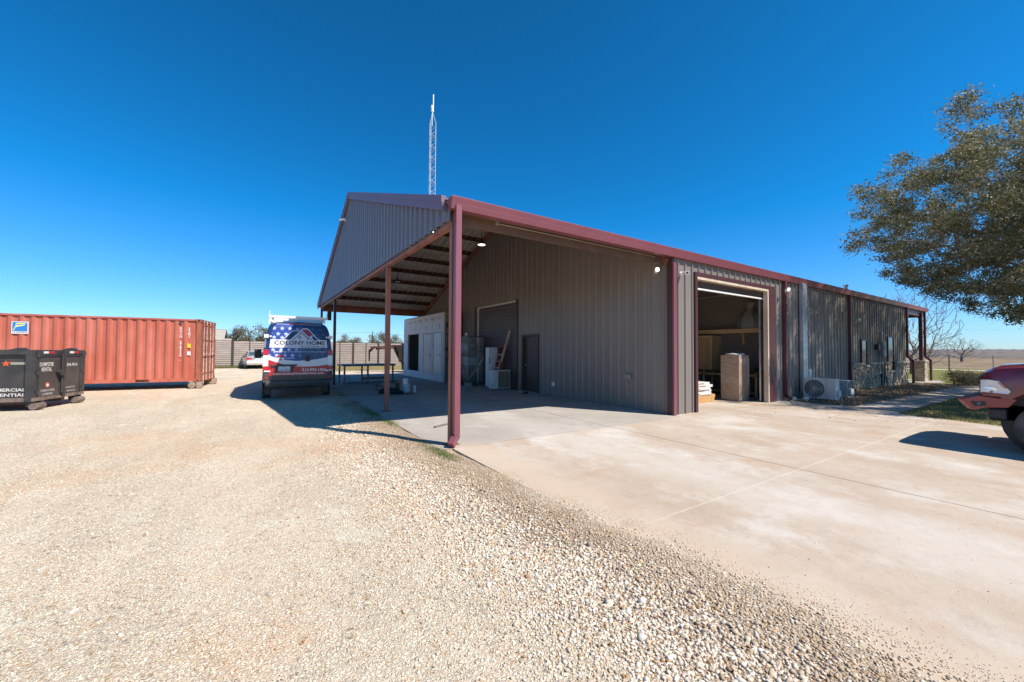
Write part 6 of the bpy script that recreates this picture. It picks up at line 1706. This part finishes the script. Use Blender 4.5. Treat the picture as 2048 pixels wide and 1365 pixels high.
q = MB(); q.box((2.4, -1.2, 0.7), (9.0, 1.2, 0.95)); q.build('deck', m_gt, GT)
for x in (6.2, 7.2):
    for s in (-1, 1):
        q = MB(); q.lathe([(0.2, -0.1), (0.36, -0.1), (0.38, 0.0), (0.36, 0.1), (0.2, 0.1)], (x, s * 1.3, 0.38), (0, 1, 0), 24); q.build('wheel', M_tyre, GT, smooth=40)

# ------------------------------------------------------------------ inside the garage bay
m_ply = mat('honey_plywood', (0.72, 0.45, 0.22), 0.55, col2=(0.6, 0.36, 0.16), vs=3, st=(1, 3, 0.3))
m_pine = mat('honey_pine', (0.85, 0.58, 0.29), 0.55, col2=(0.75, 0.48, 0.22), vs=3, st=(1, 0.4, 3))
XS = 12.74
SF = thing('wall_shelf', 'long honey pine shelf on brackets high on the garage wall', 'shelf', (XS, 0.9, 2.28), 0)
q = MB(); q.box((-0.42, -0.1, 0.12), (0.0, 4.6, 0.16)); q.box((-0.45, -0.1, 0.04), (-0.42, 4.6, 0.2)); q.build('shelf_board', m_pine, SF)
for y in (0.65, 2.6):
    q = MB(); q.prism([(0, 0.12), (-0.38, 0.12), (-0.38, 0.07), (-0.2, 0.02), (-0.1, -0.12), (-0.08, -0.38), (0, -0.38)], lambda x, z: (x, y, z), lambda x, z: (x, y + 0.07, z)); q.build('bracket', m_pine, SF)
simple('plywood_cabinet', 'tall honey plywood cupboard below the left end of the shelf', 'cupboard', (12.0, 2.45, 0.9), [('cabinet_body', m_ply, MB().box((0.03, 0, 0), (0.72, 1.5, 1.35)), 0.0), ('cabinet_door', m_ply, MB().box((0, 0.01, 0.02), (0.026, 0.74, 1.33)), 0.004), ('face_frame', m_pine, MB().box((-0.012, -0.02, 0), (0.0, 0.06, 1.35)).box((-0.012, 0.06, 1.28), (0, 1.5, 1.35)), 0)])
WB = thing('workbench', 'long brown workbench with open shelves along the back of the garage bay', 'workbench', (12.0, 0.75, 0.01), 0)
q = MB(); q.box((-0.05, 0, 0.86), (0.72, 4.2, 0.9)); q.build('bench_top', mat('brown_bench_top', (0.20, 0.11, 0.06), 0.5), WB)
for y in (0.05, 0.35, 2.0, 3.3):
    for x in (0.0, 0.6):
        q = MB(); q.box((x, y, 0), (x + 0.055, y + 0.07, 0.858)); q.build('leg', m_pine, WB)
q = MB(); q.box((0.0, 0.05, 0.72), (0.03, 4.1, 0.8)); q.box((0.0, 0.1, 0.1), (0.6, 4.0, 0.13)); q.build('bench_rail', m_pine, WB)
simple('drawer_unit', 'pale grey drawer unit below the bench behind the stacked boards', 'drawers', (11.95, 3.0, 0.012), [('drawer_box', mat('grey_laminate', (0.33, 0.33, 0.34), 0.5), MB().box((0.0, 0, 0.14), (0.5, 0.9, 0.7)), 0.01), ('drawer_pull', M_steel, MB().box((-0.02, 0.3, 0.4), (0, 0.6, 0.42)), 0)])
simple('scrap_boxes', 'small tan cardboard box on the bench near the right garage jamb', 'box', (12.1, 0.95, 0.912), [('carton', m_cb, MB().box((0, 0, 0), (0.35, 0.3, 0.14)), 0.006), ('lid_flap', M_tanw, MB().box((0.0, 0.0, 0.142), (0.35, 0.14, 0.146)), 0)])
simple('loose_sheet', 'crumpled grey plastic sheet below the right end of the bench', 'plastic sheet', (11.95, 1.0, 0.15), [('sheet', M_galv, MB().loft([[Vector((x, y + 0.05 * math.sin(k * 2.1), 0.25 * f * (1 + 0.3 * math.sin(k * 1.7)))) for k, (x, y) in enumerate(((0, 0), (0.2, 0.05), (0.25, 0.3), (0.05, 0.4)))] for f in (0.02, 0.5, 0.9, 1.1)]), 0)])
# plastic bag hanging over the shelf
PB = thing('plastic_bag', 'big cloudy plastic bag tied and resting on the right end of the shelf', 'bag', (12.45, 1.2, 2.485), 0)
r = np.random.default_rng(61); rings = []
for f, rx, ry in ((0.0, 0.24, 0.34), (0.1, 0.27, 0.40), (0.28, 0.26, 0.38), (0.46, 0.2, 0.29), (0.6, 0.12, 0.17), (0.72, 0.05, 0.07), (0.8, 0.07, 0.12), (0.95, 0.1, 0.18)):
    rings.append([Vector((rx * math.cos(a) * (1 + 0.12 * math.sin(5 * a + f * 3)), ry * math.sin(a) * (1 + 0.12 * math.sin(7 * a + 1)) + 0.05, f + 0.01 * r.normal())) for a in np.linspace(0, 2 * math.pi, 26, endpoint=False)])
q = MB(); q.loft(rings); q.build('bag_film', mat('cloudy_polythene', (0.40, 0.38, 0.35), 0.35, alpha=0.75), PB, smooth=50)
q = MB(); q.box((-0.02, -0.42, 0.95), (0.0, 0.35, 0.98)); q.build('hanging_wire', M_galv, PB)
# shrink wrapped carton
WC = thing('wrapped_carton', 'tall shrink wrapped brown carton standing upright in the garage doorway', 'carton', (10.38, 0.58, 0.012), rad(2))
m_wc, nt, p = base_mat('shrink_wrapped_cardboard')
co = coords(nt); cst = coords(nt, False, (2, 2, 7))
c = mix(nt, ramp(nt, noise(nt, cst, 2.2, 5, 0.7), 0.35, 0.65), (0.38, 0.25, 0.165), (0.52, 0.38, 0.28))
c = mix(nt, mth(nt, 'MULTIPLY', ramp(nt, noise(nt, co, 4.5, 5, 0.75), 0.56, 0.66), 0.6), c, (0.58, 0.55, 0.54))
nt.links.new(c, p.inputs['Base Color']); p.inputs['Roughness'].default_value = 0.3; p.inputs['Coat Weight'].default_value = 0.7; p.inputs['Coat Roughness'].default_value = 0.12
nt.links.new(bumpn(nt, noise(nt, cst, 5, 5, 0.7), 0.6, 0.03), p.inputs['Normal'])
q = MB(); q.box((0, 0, 0), (0.68, 0.6, 1.5)); q.build('carton_body', m_wc, WC, bevel=0.015)
q = MB(); r2_ = random.Random(8)
rings = []
for z, e in ((0.0, 0.0), (0.03, 0.0), (0.05, -0.05)):
    rings.append([Vector((0.34 + (0.345 + e) * math.cos(a) * (1 + 0.06 * r2_.random()) * (1.2 if abs(math.cos(a)) > 0.7 else 1.0) * 0.85, 0.3 + (0.30 + e) * math.sin(a), 1.5 + z + 0.02 * r2_.random())) for a in np.linspace(0, 2 * math.pi, 20, endpoint=False)])
q.loft(rings); q.build('wrap_cap', mat('clear_film', (0.62, 0.60, 0.60), 0.3), WC, smooth=50)
q = MB(); q.box((0.08, -0.004, 1.25), (0.22, 0.002, 1.36)); q.box((0.3, -0.004, 1.22), (0.5, 0.002, 1.4)); q.build('paper_label', mat('tan_label', (0.52, 0.42, 0.33), 0.6), WC)
q = MB(); q.box((0.60, -0.004, 0.5), (0.675, 0.001, 1.4)); q.build('wrap_fold', mat('white_film', (0.6, 0.58, 0.57), 0.25), WC)
# stacks of boxes and boards
m_wbx = mat('white_carton', (0.62, 0.60, 0.57), 0.6); m_bord = mat('orange_board', (0.55, 0.32, 0.12), 0.6, col2=(0.45, 0.25, 0.09), vs=5)
rr_ = random.Random(4); z = 0.012
for k in range(2):
    o = MB().box((0, 0, 0), (1.35, 0.8, 0.115)).build('board_bundle', m_bord); o.location = (8.35 + 0.04 * k, 1.02, z); z += 0.118
    tag(o, ('lower' if k == 0 else 'upper') + ' orange board bundle at the bottom of the stack inside the garage opening', 'board bundle', 'boards and cartons stacked in the garage opening')
nm = ('lowest', 'second', 'third', 'fourth', 'topmost')
for k in range(5):
    T = simple('flat_carton', nm[k] + ' flat white carton in the stack on the orange boards', 'flat carton', (8.3 + rr_.uniform(-0.03, 0.1), 1.02 + rr_.uniform(0, 0.06), z), [('carton', m_wbx, MB().box((0, 0, 0), (1.2 + rr_.uniform(-0.1, 0.1), 0.72, 0.074)), 0.003), ('printed_edge', mat('brown_print', (0.28, 0.12, 0.07), 0.6), MB().box((0.1, -0.003, 0.02), (0.1 + rr_.uniform(0.4, 0.9), 0.0, 0.045)), 0)], rad(rr_.uniform(-2, 2)), 'flat white cartons stacked in the garage opening'); z += 0.078
z = 0.012
for k in range(6):
    o = MB().box((0, 0, 0), (0.55, 0.7, 0.085)).build('shingle_bundle', m_cb if k % 2 else mat('brown_bundle', (0.16, 0.09, 0.07), 0.7), bevel=0.006); o.location = (9.82 + rr_.uniform(-0.03, 0.03), 1.45 + rr_.uniform(-0.03, 0.03), z); z += 0.09
    tag(o, ('lowest', 'second lowest', 'third', 'fourth', 'fifth', 'top')[k] + ' brown bundle in the pile between the white cartons and the wrapped carton', 'bundle', 'brown bundles piled behind the white cartons')
